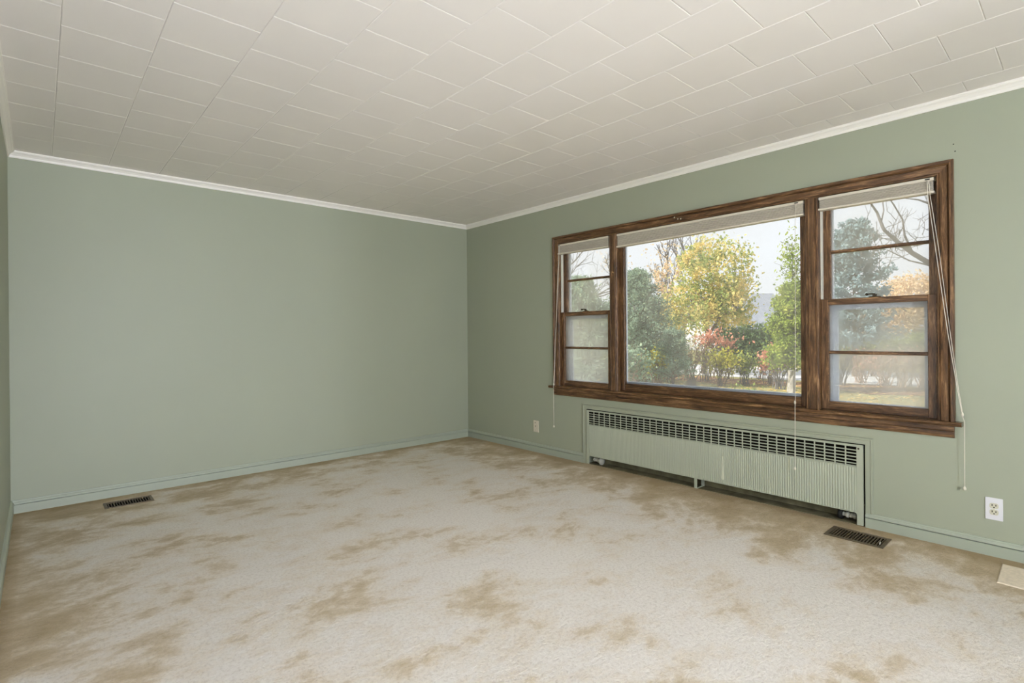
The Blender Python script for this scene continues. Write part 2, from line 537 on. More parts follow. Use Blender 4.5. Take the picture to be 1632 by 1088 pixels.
box('wall_back', (XL - 0.1, 0.0), (0.0, 0.1), (0.0, H + 0.05), 'wall_paint', kind='structure')
box('wall_left', (XL - 0.1, XL), (YR, 0.0), (0.0, H + 0.05), 'wall_paint', kind='structure')
box('wall_rear', (XL - 0.1, TH), (YR - 0.1, YR), (0.0, H + 0.05), 'wall_paint', kind='structure')
box('wall_light_block', (-1.55, 0.0), (-6.35, -6.25), (0.0, H + 0.05), 'wall_paint', kind='structure')  # unseen wall added to keep the fill lamps off the right side
box('roof_slab', (XL - 0.5, 0.55), (YR - 0.5, 0.5), (H + 0.10, H + 0.25), 'outer_wall', kind='structure').name = 'trim_roof'

# ceiling of 12 inch tiles laid in running bond
ceil = box('ceiling', (XL, TH), (YR, 0.0), (H + 0.006, H + 0.05), 'ceiling_backing', kind='structure')
PX, PY = 0.3114, 0.3114
XT0 = -0.195
def in_view(x, y, z, m=60):
    d = Vector((x, y, z)) - CAM
    dz = d.dot(FWD)
    if dz < 0.1: return False
    u = 816 + FPX * d.dot(RGT) / dz
    v = 534 - FPX * d.dot(UPV) / dz
    return -m < u < 1632 + m and -m < v < 1088 + m
def tile_mesh(dx, dy):
    key = (round(dx, 4), round(dy, 4), 'tile')
    if key in _bc: return _bc[key]
    g, c, t, d = 0.0004, 0.0032, 0.0, 0.0017
    hx, hy = dx / 2 - g, dy / 2 - g
    v = []
    for z, k_ in ((0.006, 0), (d, 0), (0.0, c)):
        v += [(-hx + k_, -hy + k_, z), (hx - k_, -hy + k_, z), (hx - k_, hy - k_, z), (-hx + k_, hy - k_, z)]
    f = [(8, 11, 10, 9)]
    for a in (0, 4):
        for i in range(4):
            j = (i + 1) % 4
            f.append((a + i, a + 4 + i, a + 4 + j, a + j))
    me = mesh_of('ceiling_tile', v, f, 'ceiling_paint')
    bm = bmesh.new(); bm.from_mesh(me); bmesh.ops.recalc_face_normals(bm, faces=bm.faces)
    bm.to_mesh(me); bm.free()
    _bc[key] = me
    return me
cols = [XT0 + PX]
while cols[-1] > XL: cols.append(cols[-1] - PX)
rest_v, rest_f = [], []
ntile = 0
for ci in range(len(cols) - 1):
    xa, xb = max(cols[ci + 1], XL), min(cols[ci], 0.0)
    if xb - xa < 0.01: continue
    ph = -4.427 if ci % 2 == 0 else -4.271
    y = ph + PY * 16
    while y > YR:
        ya, yb = max(y - PY, YR), min(y, 0.0)
        y -= PY
        if yb - ya < 0.01: continue
        cx, cy = (xa + xb) / 2, (ya + yb) / 2
        vis = any(in_view(a, b, H, 10) for a in (xa, xb, cx) for b in (ya, yb, cy))
        if vis and ntile < 300:
            dz = random.uniform(-0.00015, 0.00015)
            link('tile', tile_mesh(xb - xa, yb - ya), ceil, (cx, cy, H + dz))
            ntile += 1
        else:
            me = tile_mesh(xb - xa, yb - ya)
            n = len(rest_v)
            rest_v += [(q.co.x + cx, q.co.y + cy, q.co.z + H) for q in me.vertices]
            rest_f += [tuple(n + i for i in q.vertices) for q in me.polygons]
cl = wloc(ceil)
tag(link('tile_field', mesh_of('tile_field', [Vector(v) for v in rest_v], rest_f, 'ceiling_paint'), ceil), kind='stuff')

# crown moulding
CR = [(0.0, 0.0), (0.0, -0.044), (0.006, -0.044), (0.009, -0.038), (0.011, -0.030), (0.022, -0.018), (0.030, -0.013), (0.033, -0.008), (0.036, -0.008), (0.036, 0.0)]
prism('trim_crown_back', CR, lambda u, v, a: (a, -u, H + v), XL, 0.0, 'crown_paint', None, (XL / 2, 0, H), 1.0, -1.0, kind='structure').name = 'trim_1'
prism('trim_crown_right', CR, lambda u, v, a: (-u, a, H + v), YR, 0.0, 'crown_paint', None, (0, YR / 2, H), 1.0, -1.0, kind='structure').name = 'trim_2'
prism('trim_crown_left', CR, lambda u, v, a: (XL + u, a, H + v), YR, 0.0, 'crown_paint', None, (XL, YR / 2, H), 1.0, -1.0, kind='structure').name = 'trim_3'

# baseboards: plain board with a moulded cap, shadow line between
BB = [(0, 0), (0.014, 0), (0.014, 0.0575), (0.002, 0.0580), (0.002, 0.0632), (0.0165, 0.0636), (0.0165, 0.068), (0.012, 0.076), (0.008, 0.080), (0.007, 0.086), (0.0, 0.088)]
prism('baseboard_back', BB, lambda u, v, a: (a, -u, v), XL, 0.0, 'base_paint', None, (XL / 2, 0, 0), 1.0, -1.0, kind='structure')
prism('baseboard_left', BB, lambda u, v, a: (XL + u, a, v), YR, 0.0, 'base_paint', None, (XL, YR / 2, 0), 0.0, -1.0, kind='structure')
NTR = 0.040   # trim width around the niche
prism('baseboard_right', BB, lambda u, v, a: (-u, a, v), NY[1] + NTR, 0.0, 'base_paint', None, (0, -0.9, 0), 0.0, -1.0, kind='structure')
prism('baseboard_right', BB, lambda u, v, a: (-u, a, v), YR, NY[0], 'base_paint', None, (0, -6, 0), 0.0, 0.0, kind='structure')

# ================================================================== WINDOW
ZS, ZH = 0.685, 2.030
cas = tag(empty('trim_4', (0, -2.87, ZS)), kind='structure')
cas['label'] = 'dark stained moulded casing around the triple window'
CP = [(0, 0), (0, 0.011), (0.003, 0.0145), (0.009, 0.0155), (0.0115, 0.0095), (0.015, 0.0125), (0.030, 0.0155), (0.046, 0.0175), (0.049, 0.0105),
      (0.054, 0.0205), (0.057, 0.026), (0.070, 0.026), (0.0735, 0.023), (0.0745, 0.0)]
YI_L, YI_R = -1.458, -4.292
prism('side_casing', CP, lambda u, v, a: (-v, YI_L + u, a), ZS, ZH, 'wood_along_z', cas, (0, YI_L, 1.35), 0.0, 1.0)
prism('side_casing', CP, lambda u, v, a: (-v, YI_R - u, a), ZS, ZH, 'wood_along_z', cas, (0, YI_R, 1.35), 0.0, 1.0)
prism('head_casing', CP, lambda u, v, a: (-v, a, ZH + u), YI_R, YI_L, 'wood_along_y', cas, (0, -2.87, ZH), -1.0, 1.0)
# mullion casings with a raised centre strip
for ya, yb in ((-2.055, -2.133), (-3.623, -3.700)):
    cy = (ya + yb) / 2; hw = abs(ya - yb) / 2
    MP = [(-hw, 0), (-hw, 0.010), (-hw + 0.004, 0.014), (-hw + 0.012, 0.0145), (-hw + 0.015, 0.011), (-hw + 0.019, 0.017),
          (hw - 0.019, 0.017), (hw - 0.015, 0.011), (hw - 0.012, 0.0145), (hw - 0.004, 0.014), (hw, 0.010), (hw, 0)]
    prism('mullion_casing', MP, lambda u, v, a, cy=cy: (-v, cy + u, a), ZS, ZH, 'wood_along_z', cas, (0, cy, 1.35))
    box('mullion_post', (0.0, 0.135), (ya, yb), (ZS - 0.02, ZH + 0.03), 'wood_along_z', cas)
# stool and apron
SP = [(0.0, 0.0), (0.0, -0.024), (-0.048, -0.024), (-0.054, -0.022), (-0.059, -0.016), (-0.061, -0.010), (-0.059, -0.004), (-0.054, 0.0)]
prism('stool', SP, lambda u, v, a: (u, a, ZS + v), -4.398, -1.352, 'wood_polished', cas, (0, -2.87, ZS))
box('stool_inner', (0.0, 0.06), (-4.30, -1.44), (ZS - 0.024, ZS), 'wood_along_y', cas)
AP = [(0, 0), (-0.019, 0), (-0.019, -0.026), (-0.016, -0.029), (-0.020, -0.032), (-0.020, -0.050), (-0.016, -0.060), (-0.010, -0.067), (0, -0.067)]
prism('apron', AP, lambda u, v, a: (u, a, ZS - 0.024 + v), -4.362, -1.385, 'wood_along_y', cas, (0, -2.87, ZS - 0.05))
# jamb lining and sills
box('head_jamb', (0.0, 0.15), (-4.31, -1.43), (ZH + 0.005, 2.07), 'wood_along_y', cas)
box('side_jamb', (0.0, 0.15), (-1.448, -1.43), (ZS - 0.02, ZH + 0.01), 'wood_along_z', cas)
box('side_jamb', (0.0, 0.15), (-4.31, -4.289), (ZS - 0.02, ZH + 0.01), 'wood_along_z', cas)
box('outer_sill', (0.06, 0.23), (-4.36, -1.38), (0.64, 0.684), 'storm_white', cas, 0.004)
# paint chips on the head casing (small pale nicks)
for yy, zz in ((-2.69, 2.075), (-2.72, 2.058), (-2.745, 2.055)):
    link('nick', lathe_mesh('nick', [(0.006, -0.002), (0.005, 0.0), (0.002, 0.001)], 'knob_ivory', 7, 'x'), cas, (-0.0175, yy, zz))

OPEN = {'L': (-2.050, -1.450), 'C': (-3.620, -2.135), 'R': (-4.288, -3.700)}

def sash(win, name, y0, y1, z0, z1, x0, x1, st_l, st_r, top, bot, mz, glassmat):
    """y0<y1; stile on the y1 side (far) st_l and on the y0 side (near) st_r"""
    cx, cy, cz = (x0 + x1) / 2, (y0 + y1) / 2, (z0 + z1) / 2
    bl = [(x0, x1, y1 - st_l, y1, z0, z1, 1), (x0, x1, y0, y0 + st_r, z0, z1, 1),
          (x0 + 0.0006, x1 - 0.0006, y0 + st_r - 0.001, y1 - st_l + 0.001, z1 - top, z1, 0), (x0 + 0.0006, x1 - 0.0006, y0 + st_r - 0.001, y1 - st_l + 0.001, z0, z0 + bot, 0)]
    s = boxes(name, bl, ['wood_along_y', 'wood_along_z'], win, (cx, cy, cz), 0.0025)
    ga, gb = y0 + st_r, y1 - st_l
    gz0, gz1 = z0 + bot, z1 - top
    cuts = [gz0] + ([mz] if mz else []) + [gz1]
    for a, b in zip(cuts[:-1], cuts[1:]):
        link('pane', pane_mesh(gb - ga, b - a, glassmat), s, (cx + 0.004, (ga + gb) / 2, (a + b) / 2))
    # putty beads, pale outside the glass
    if mz:
        mp = [(-0.010, x1 - 0.006), (-0.010, x0 + 0.012), (-0.006, x0 + 0.006), (0.006, x0 + 0.006), (0.010, x0 + 0.012), (0.010, x1 - 0.006)]
        prism('muntin', mp, lambda u, v, a: (v, a, mz + u), ga, gb, 'wood_along_y', s, (cx, cy, mz))
    return s

def pane_mesh(dy, dz, mat):
    v = [(0, -dy / 2, -dz / 2), (0, dy / 2, -dz / 2), (0, dy / 2, dz / 2), (0, -dy / 2, dz / 2)]
    return mesh_of('pane', v, [(0, 1, 2, 3)], mat)

def lock(parent, x, y, z):
    bl = [(-0.011, 0.011, -0.030, 0.030, 0.0, 0.005, 0), (-0.009, 0.009, -0.010, 0.012, 0.004, 0.017, 0)]
    o = boxes('sash_lock', bl, ['lock_metal'], parent, (x, y, z))
    me = o.data
    for q in me.vertices: pass
    o.data = boxes_mesh('sash_lock', [tuple(b) for b in bl], ['lock_metal'], (0, 0, 0), 0.001)
    lev = cord_mesh('lever', [(0, 0.0, 0.018), (-0.006, 0.018, 0.021), (-0.012, 0.040, 0.017)], 0.0050, 'lock_metal')
    lo = link('lock_lever', lev, o if False else parent, (x, y, z))
    knob = link('lock_knob', lathe_mesh('knob', [(0.002, -0.008), (0.008, -0.004), (0.008, 0.004), (0.002, 0.008)], 'lock_metal', 8, 'y'), parent, (x - 0.012, y + 0.040, z + 0.018))

def side_window(idx, key):
    y0, y1 = OPEN[key]
    win = tag(empty('window_%d' % idx, (0.05, (y0 + y1) / 2, ZS)), kind='structure')
    up = sash(win, 'upper_sash', y0 + 0.002, y1 - 0.002, 1.345, 2.020, 0.058, 0.092, 0.046, 0.040, 0.045, 0.034, 1.683, 'glass_sash')
    lo = sash(win, 'lower_sash', y0 + 0.002, y1 - 0.002, 0.686, 1.382, 0.022, 0.056, 0.042, 0.042, 0.036, 0.050, 1.046, 'glass_sash')
    lock(lo, 0.040, (y0 + y1) / 2 + 0.003, 1.382)
    # white track of the upper sash on both jambs
    for yy in (y1 - 0.004,):
        box('sash_track', (0.026, 0.056), (yy - 0.004, yy + 0.004), (1.383, 2.02), 'track_white', win, 0.001)
    # storm window frame with insect screen in the lower half
    a, b = y0 + 0.012, y1 - 0.012
    bl = [(0.104, 0.124, b - 0.038, b, 0.70, 2.02), (0.104, 0.124, a, a + 0.038, 0.70, 2.02), (0.108, 0.120, b - 0.062, b - 0.036, 0.72, 1.36), (0.108, 0.120, a + 0.036, a + 0.062, 0.72, 1.36),
          (0.104, 0.124, a + 0.038, b - 0.038, 0.70, 0.735), (0.104, 0.124, a + 0.038, b - 0.038, 1.315, 1.350), (0.104, 0.124, a + 0.038, b - 0.038, 1.98, 2.02)]
    sf = boxes('storm_frame', bl, ['storm_white'], win, (0.114, (a + b) / 2, 1.36), 0.0015)
    link('insect_screen', pane_mesh(b - a - 0.09, 0.60, 'screen_mesh'), sf, (0.116, (a + b) / 2, 1.025))
    return win
side_window(1, 'L')
y0, y1 = OPEN['C']
w2 = tag(empty('window_2', (0.05, (y0 + y1) / 2, ZS)), kind='structure')
pc = sash(w2, 'fixed_sash', y0 + 0.002, y1 - 0.002, 0.686, 2.020, 0.030, 0.070, 0.040, 0.040, 0.045, 0.062, None, 'glass_picture')
ga, gb = y0 + 0.042, y1 - 0.042
boxes('glazing_bead', [(0.054, 0.072, gb - 0.006, gb, 0.748, 1.975), (0.054, 0.072, ga, ga + 0.006, 0.748, 1.975), (0.054, 0.078, ga, gb, 0.748, 0.766)], ['storm_white'], pc, (0.063, (ga + gb) / 2, 1.36), 0.001)
side_window(3, 'R')

# ================================================================== BLINDS
def blind(y0, y1, zt, zb0, zb1, label, hook):
    """raised pleated blind; zb0 bottom height on near (y0) side, zb1 on far side"""
    cy = (y0 + y1) / 2
    b = empty('window_blind', (0.012, cy, zt))
    tag(b, label, 'blind', 'raised blinds in the triple window')
    box('headrail', (-0.016, 0.030), (y0, y1), (zt - 0.016, zt), 'blind_rail', b, 0.002)
    zl = lambda y: zb0 + (zb1 - zb0) * (y - y0) / (y1 - y0)
    n = 9
    v, f = [], []
    dpt = lambda i: -0.013 if i % 2 == 0 else -0.008
    for s_ in (0, 1):
        y = (y0 + 0.004, y1 - 0.004)[s_]
        zlow = zl(y) + 0.012
        for i in range(2 * n + 1):
            z = (zt - 0.016) + (zlow - (zt - 0.016)) * i / (2 * n)
            v.append((dpt(i), y, z)); v.append((0.026 + (0.003 if i % 2 else 0), y, z))
    m = 2 * (2 * n + 1)
    for i in range(2 * n):
        a = 2 * i
        f.append((a, a + 2, m + a + 2, m + a))
        f.append((a + 1, m + a + 1, m + a + 3, a + 3))
        f.append((a, a + 1, a + 3, a + 2))
        f.append((m + a, m + a + 2, m + a + 3, m + a + 1))
    o = (0.005, cy, (zt + zb0) / 2)
    tag(link('pleat_stack', mesh_of('pleat_stack', [Vector(q) - Vector(o) for q in v], f, 'blind_fabric'), b, o))
    BR = [(-0.017, 0.0), (-0.017, 0.010), (-0.014, 0.012), (0.028, 0.012), (0.030, 0.010), (0.030, 0.0)]
    ang = math.atan2(zb1 - zb0, y1 - y0)
    prism('bottom_rail', BR, lambda u, v_, a: (u, a, v_ + zl(a)), y0 - 0.002, y1 + 0.002, 'blind_rail', b, (0.005, cy, (zb0 + zb1) / 2))
    return b
BZ = 2.026
bL = blind(-2.046, -1.452, BZ, 1.928, 1.934, 'narrow raised off-white blind in the far side window nearest the room corner', None)
bC = blind(-3.614, -2.138, BZ, 1.932, 1.912, 'widest raised off-white blind above the large picture window', None)
bR = blind(-4.282, -3.704, BZ, 1.940, 1.944, 'narrow raised off-white blind in the near side window by the wall outlet', None)

def hang_cord(b, pts, conn, knob, twin=None):
    c = link('cord', cord_mesh('cord', pts, 0.0017, 'cord_white', pts[0]), b, pts[0])
    if twin:
        link('cord', cord_mesh('cord', twin, 0.0014, 'cord_white', twin[0]), b, twin[0])
    link('cord_joiner', lathe_mesh('cord_joiner', [(0.0018, -0.013), (0.005, -0.008), (0.0062, 0.0), (0.0045, 0.007), (0.0018, 0.013)], 'knob_ivory', 10), c, conn)
    link('cord_knob', lathe_mesh('cord_knob', [(0.002, -0.011), (0.0062, -0.009), (0.0074, -0.002), (0.005, 0.006), (0.002, 0.011)], 'knob_ivory', 10), c, knob)
    link('cord_lock', box_mesh(0.006, 0.022, 0.006, 'slot_black'), b, (-0.0150, pts[0][1], BZ - 0.008))
# left cord, over the stool nose, in front of the wall
hang_cord(bL, [(-0.019, -1.466, BZ - 0.012), (-0.021, -1.464, 1.90), (-0.060, -1.432, 0.74), (-0.066, -1.428, 0.685), (-0.066, -1.428, 0.66), (-0.060, -1.424, 0.305)],
          (-0.0645, -1.430, 0.70), (-0.060, -1.424, 0.300),
          [(-0.019, -1.475, BZ - 0.012), (-0.021, -1.474, 1.90), (-0.0645, -1.430, 0.712)])
hang_cord(bC, [(-0.019, -3.573, BZ - 0.012), (-0.021, -3.568, 1.90), (-0.060, -3.574, 0.74), (-0.066, -3.574, 0.685), (-0.066, -3.574, 0.66), (-0.064, -3.571, 0.30)],
          (-0.066, -3.574, 0.722), (-0.064, -3.571, 0.295))
hang_cord(bR, [(-0.019, -4.254, BZ - 0.012), (-0.021, -4.256, 1.93), (-0.026, -4.290, 1.62), (-0.030, -4.340, 1.16), (-0.034, -4.379, 0.86), (-0.036, -4.398, 0.725), (-0.036, -4.407, 0.69), (-0.030, -4.405, 0.345)],
          (-0.036, -4.399, 0.728), (-0.030, -4.405, 0.335),
          [(-0.019, -4.260, BZ - 0.012), (-0.021, -4.266, 1.93), (-0.027, -4.304, 1.62), (-0.031, -4.350, 1.16), (-0.0345, -4.384, 0.86), (-0.036, -4.399, 0.735)])

# ================================================================== RADIATOR
XP = -0.020
rad = empty('radiator', (0.03, -2.86, 0.0))
tag(rad, 'long pale green radiator cover with slotted grille below the window', 'radiator')
PY0, PY1 = -3.936, -1.790
GY0, GY1, GZ0, GZ1 = -3.903, -1.818, 0.356, 0.477
# fluted front below the grille
n = 140
v, f = [], []
def panel_x(t): return XP + 0.0016 * math.cos(t * 2 * math.pi)
ysn = [PY0 + 0.033 + (PY1 - PY0 - 0.061) * i / (n * 4) for i in range(n * 4 + 1)]
for i, y in enumerate(ysn):
    x = panel_x(i / 4) + 0.0016
    v += [(x, y, 0.352), (x, y, 0.081)]
for i in range(len(ysn) - 1):
    a = 2 * i
    f.append((a, a + 1, a + 3, a + 2))
    f.append
v += [(XP + 0.006, ysn[0], 0.081), (XP + 0.006, ysn[-1], 0.081)]
o = (XP, -2.86, 0.22)
panel = link('front_panel', mesh_of('front_panel', [Vector(q) - Vector(o) for q in v], f, 'radiator_paint'), rad, o)
# rim around grille, ends, legs and bottom lip
boxes('panel_frame', [
    (XP - 0.0004, XP + 0.006, PY0, PY1, GZ1, 0.490),
    (XP - 0.0004, XP + 0.006, PY0, GY0, 0.006, GZ1), (XP - 0.0004, XP + 0.006, GY1, PY1, 0.006, GZ1),
    (XP - 0.0004, XP + 0.004, GY0, GY1, 0.350, GZ0),
    (XP - 0.0006, XP + 0.014, GY0, GY1, 0.078, 0.084),
    (XP + 0.006, 0.0, PY0, PY0 + 0.003, 0.006, 0.488), (XP + 0.006, 0.0, PY1 - 0.003, PY1, 0.006, 0.488),
    (XP + 0.006, 0.0, PY0, PY1, 0.486, 0.489)], ['radiator_paint'], rad, (XP, -2.86, 0.24), 0.0008)
# rounded gussets where the legs meet the panel
for yy, s_ in ((GY0, 1), (GY1, -1)):
    pts = [(0, 0)] + [(0.016 - 0.016 * math.sin(t), 0.016 - 0.016 * math.cos(t)) for t in np.linspace(0, math.pi / 2, 6)]
    vv = [(XP, yy + s_ * a, 0.080 - b) for a, b in pts] + [(XP + 0.005, yy + s_ * a, 0.080 - b) for a, b in pts]
    m = len(pts)
    ff = [tuple(range(m)), tuple(range(2 * m - 1, m - 1, -1))] + [(i, m + i, m + (i + 1) % m, (i + 1) % m) for i in range(m)]
    link('leg_gusset', mesh_of('leg_gusset', [Vector(q) - Vector((XP, yy, 0.08)) for q in vv], ff, 'radiator_paint'), rad, (XP, yy, 0.08))
# grille: six rows of slots in thirty-six columns
pit = (GY1 - GY0) / 36
for i in range(1, 36):
    yy = GY0 + i * pit
    box('grille_bar', (XP, XP + 0.004), (yy - 0.0038, yy + 0.0038), (GZ0 - 0.001, GZ1 + 0.001), 'radiator_paint', rad, 0.0008)
rp = (GZ1 - GZ0) / 6
for i in range(1, 6):
    zz = GZ0 + i * rp
    box('grille_slat', (XP + 0.0004, XP + 0.009), (GY0 - 0.001, GY1 + 0.001), (zz - 0.0030, zz + 0.0030), 'radiator_paint', rad, 0.0012)
# sloped lip behind the lowest row
prism('grille_lip', [(XP + 0.001, GZ0), (XP + 0.012, GZ0 + 0.007), (XP + 0.012, GZ0 + 0.004), (XP + 0.003, GZ0 - 0.003)], lambda u, v_, a: (u, a, v_), GY0, GY1, 'radiator_paint', rad, (XP, -2.86, GZ0))
# screw, drip, foot
sc = link('screw', lathe_mesh('screw', [(0.006, 0.0), (0.005, -0.002), (0.002, -0.003)], 'lock_metal', 10, 'x'), rad, (XP, -3.914, 0.468))
dv = []
prof = [(0.0018, 0.0), (0.0022, 0.03), (0.0034, 0.08), (0.0046, 0.13), (0.0056, 0.155), (0.0048, 0.165), (0.002, 0.170)]
vv, ff = [], []
for wd, h in prof:
    vv += [(0.002, -wd * 2.0, -h), (-0.0026, 0, -h), (0.002, wd * 2.0, -h)]
for i in range(len(prof) - 1):
    a = 3 * i
    ff += [(a, a + 1, a + 4, a + 3), (a + 1, a + 2, a + 5, a + 4)]
tag(link('paint_drip', mesh_of('paint_drip', vv, ff, 'drip_paint', smooth=True), rad, (XP - 0.0004, -3.063, 0.281)), 'pale dried paint drip')
boxes('centre_foot', [(XP, XP + 0.004, -2.862, -2.839, 0.004, 0.085), (XP, 0.085, -2.864, -2.860, 0.004, 0.012), (0.075, 0.085, -2.868, -2.845, 0.004, 0.085)], ['radiator_paint'], rad, (XP, -2.85, 0.04), 0.0008)
# heating element with fins
el = link('element_pipe', cord_mesh('element_pipe', [(0.045, PY0 + 0.03, 0.16), (0.045, PY1 - 0.03, 0.16)], 0.014, 'pipe_metal', (0.045, -2.86, 0.16), 10), rad, (0.045, -2.86, 0.16))
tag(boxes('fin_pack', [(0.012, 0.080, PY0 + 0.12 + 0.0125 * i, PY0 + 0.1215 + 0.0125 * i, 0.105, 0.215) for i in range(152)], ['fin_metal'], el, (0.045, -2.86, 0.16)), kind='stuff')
# valves at both ends
def valve(y, s_, mat2):
    r1 = link('supply_pipe', cord_mesh('supply_pipe', [(0.035, y, 0.040), (0.035, y + s_ * 0.075, 0.040)], 0.013, 'pipe_metal', (0.035, y, 0.04), 12), rad, (0.035, y, 0.04))
    for d_, rr in ((0.006, 0.019), (0.026, 0.017), (0.046, 0.0205)):
        link('pipe_nut', lathe_mesh('pipe_nut', [(rr, -0.007), (rr, 0.007)], 'pipe_metal', 6, 'y'), r1, (0.035, y + s_ * d_, 0.040))
    link('pipe_collar', lathe_mesh('pipe_collar', [(0.030, -0.012), (0.034, -0.008), (0.034, 0.008), (0.030, 0.012)], mat2, 14, 'y'), r1, (0.035, y + s_ * 0.082, 0.038))
valve(-3.885, 1, 'pipe_black')
valve(-1.835, -1, 'pipe_metal')
for ya, yb in ((NY[0], NY[0] + 0.004), (NY[1] - 0.004, NY[1])):  # dark sheets added as shade behind the end slots
    box('niche_shade_sheet', (0.001, 0.115), (ya, yb), (0.09, 0.494), 'niche_shade', wr)
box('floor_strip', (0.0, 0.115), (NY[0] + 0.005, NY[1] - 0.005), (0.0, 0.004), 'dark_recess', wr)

# wooden moulding around the niche, painted green
NP = [(0, 0), (0, 0.010), (0.004, 0.012), (0.026, 0.012), (0.030, 0.016), (0.036, 0.016), (0.040, 0.010), (0.040, 0)]
nt = tag(empty('trim_5', (0, -2.86, 0)), kind='structure')
prism('niche_moulding', NP, lambda u, v, a: (-v, a, NZ[1] + u), NY[0], NY[1], 'wall_paint', nt, (0, -2.86, NZ[1]), -1.0, 1.0)
prism('niche_moulding', NP, lambda u, v, a: (-v, NY[0] - u, a), 0.088, NZ[1], 'wall_paint', nt, (0, NY[0], 0.3), 0.0, 1.0)
prism('niche_moulding', NP, lambda u, v, a: (-v, NY[1] + u, a), 0.0, NZ[1], 'wall_paint', nt, (0, NY[1], 0.3), 0.0, 1.0)

# ================================================================== FLOOR REGISTERS
def register(V, along, label, n):
    (xa, xb), (ya, yb) = V['x'], V['y']
    cx, cy = (xa + xb) / 2, (ya + yb) / 2
    g = empty('floor_register', (cx, cy, 0.0))
    tag(g, label, 'vent', 'brown floor registers')
    t = 0.019
    boxes('register_frame', [(xa, xb, ya, ya + t, -0.002, 0.005), (xa, xb, yb - t, yb, -0.002, 0.005), (xa, xa + t, ya + t, yb - t, -0.002, 0.005), (xb - t, xb, ya + t, yb - t, -0.002, 0.005)],
          ['bronze_metal'], g, (cx, cy, 0.0), 0.0012)
    # duct below
    i2 = 0.0125
    X0, X1, Y0, Y1, D = xa + i2, xb - i2, ya + i2, yb - i2, -0.12
    vv = [(X0, Y0, 0), (X1, Y0, 0), (X1, Y1, 0), (X0, Y1, 0), (X0, Y0, D), (X1, Y0, D), (X1, Y1, D), (X0, Y1, D)]
    link('duct', mesh_of('duct', [Vector(q) - Vector((cx, cy, 0)) for q in vv], [(0, 1, 5, 4), (1, 2, 6, 5), (2, 3, 7, 6), (3, 0, 4, 7), (4, 5, 6, 7)], 'duct_dark'), g, (cx, cy, 0))
    a0, a1 = (xa + t, xb - t) if along == 'x' else (ya + t, yb - t)
    for i in range(n):
        c = a0 + (a1 - a0) * (i + 0.5) / n
        if along == 'x':
            box('slat', (c - 0.0022, c + 0.0022), (ya + t - 0.001, yb - t + 0.001), (-0.006, 0.0035), 'bronze_metal', g)
        else:
            box('slat', (xa + t - 0.001, xb - t + 0.001), (c - 0.0022, c + 0.0022), (-0.006, 0.0035), 'bronze_metal', g)
    return g
register(V1, 'x', 'dark brown floor register by the blank green wall', 16)
r2 = register(V2, 'y', 'dark brown floor register beside the right end of the radiator', 17)
link('damper_lever', cord_mesh('damper_lever', [(0, 0, -0.02), (0.004, 0.0, 0.004), (0.012, 0, 0.010)], 0.003, 'pipe_metal'), r2, (-0.262, -4.075, 0.004))

# ================================================================== OUTLETS
def plate(name, y, z, mat, label, dy=0.0345, dz=0.0575):
    o = empty(name, (0.0, y, z))
    tag(o, label, 'outlet')
    box('cover_plate', (-0.006, 0.0), (y - dy, y + dy), (z - dz, z + dz), mat, o, 0.0025, 2)
    return o
oy, oz = -4.518, 0.246
o1 = plate('wall_outlet', oy, oz, 'plate_white', 'white duplex wall outlet on the right below the near window')
def capsule(rw, rh, x):
    pts = []
    for i in range(20):
        t = i / 20 * 2 * math.pi
        c_, s_ = math.cos(t), math.sin(t)
        pts.append((max(-rw, min(rw, 0.0185 * c_)), max(-rh, min(rh, 0.0185 * s_))))
    n_ = len(pts)
    vv = [(0.0, a, b) for a, b in pts] + [(x, a, b) for a, b in pts]
    ff = [tuple(range(n_, 2 * n_))] + [(i, (i + 1) % n_, n_ + (i + 1) % n_, n_ + i) for i in range(n_)]
    return mesh_of('socket', vv, ff, 'socket_ivory')
for dz_ in (0.0165, -0.0165):
    s_ = link('socket', capsule(0.0175, 0.0140, -0.0022), o1, (-0.006, oy, oz + dz_))
    box('slot', (-0.0088, -0.0080), (oy + 0.0055, oy + 0.0090), (oz + dz_ - 0.001, oz + dz_ + 0.009), 'slot_black', s_)
    box('slot', (-0.0088, -0.0080), (oy - 0.0090, oy - 0.0055), (oz + dz_ - 0.001, oz + dz_ + 0.008), 'slot_black', s_)
    link('ground_hole', lathe_mesh('ground_hole', [(0.0030, 0.0008), (0.0030, 0.0)], 'slot_black', 8, 'x'), s_, (-0.0088, oy, oz + dz_ - 0.0075))
link('screw', lathe_mesh('screw', [(0.003, 0.0), (0.003, -0.001), (0.001, -0.0016)], 'plate_ivory', 8, 'x'), o1, (-0.006, oy, oz))
oy2, oz2 = -1.124, 0.256
o2 = plate('jack_plate', oy2, oz2, 'plate_ivory', 'small ivory wall plate near the far room corner', 0.036, 0.0575)
link('plate_screw', lathe_mesh('plate_screw', [(0.0052, 0.0), (0.005, -0.0015), (0.002, -0.002)], 'lock_metal', 9, 'x'), o2, (-0.006, oy2 + 0.008, oz2 + 0.036))
link('jack', lathe_mesh('jack', [(0.0055, 0.0), (0.005, -0.0025), (0.002, -0.003)], 'lock_metal', 9, 'x'), o2, (-0.006, oy2 + 0.004, oz2 + 0.002))
box('blank_cover', (-0.0085, -0.006), (oy2 - 0.006, oy2 + 0.014), (oz2 - 0.042, oz2 - 0.026), 'socket_ivory', o2, 0.001)

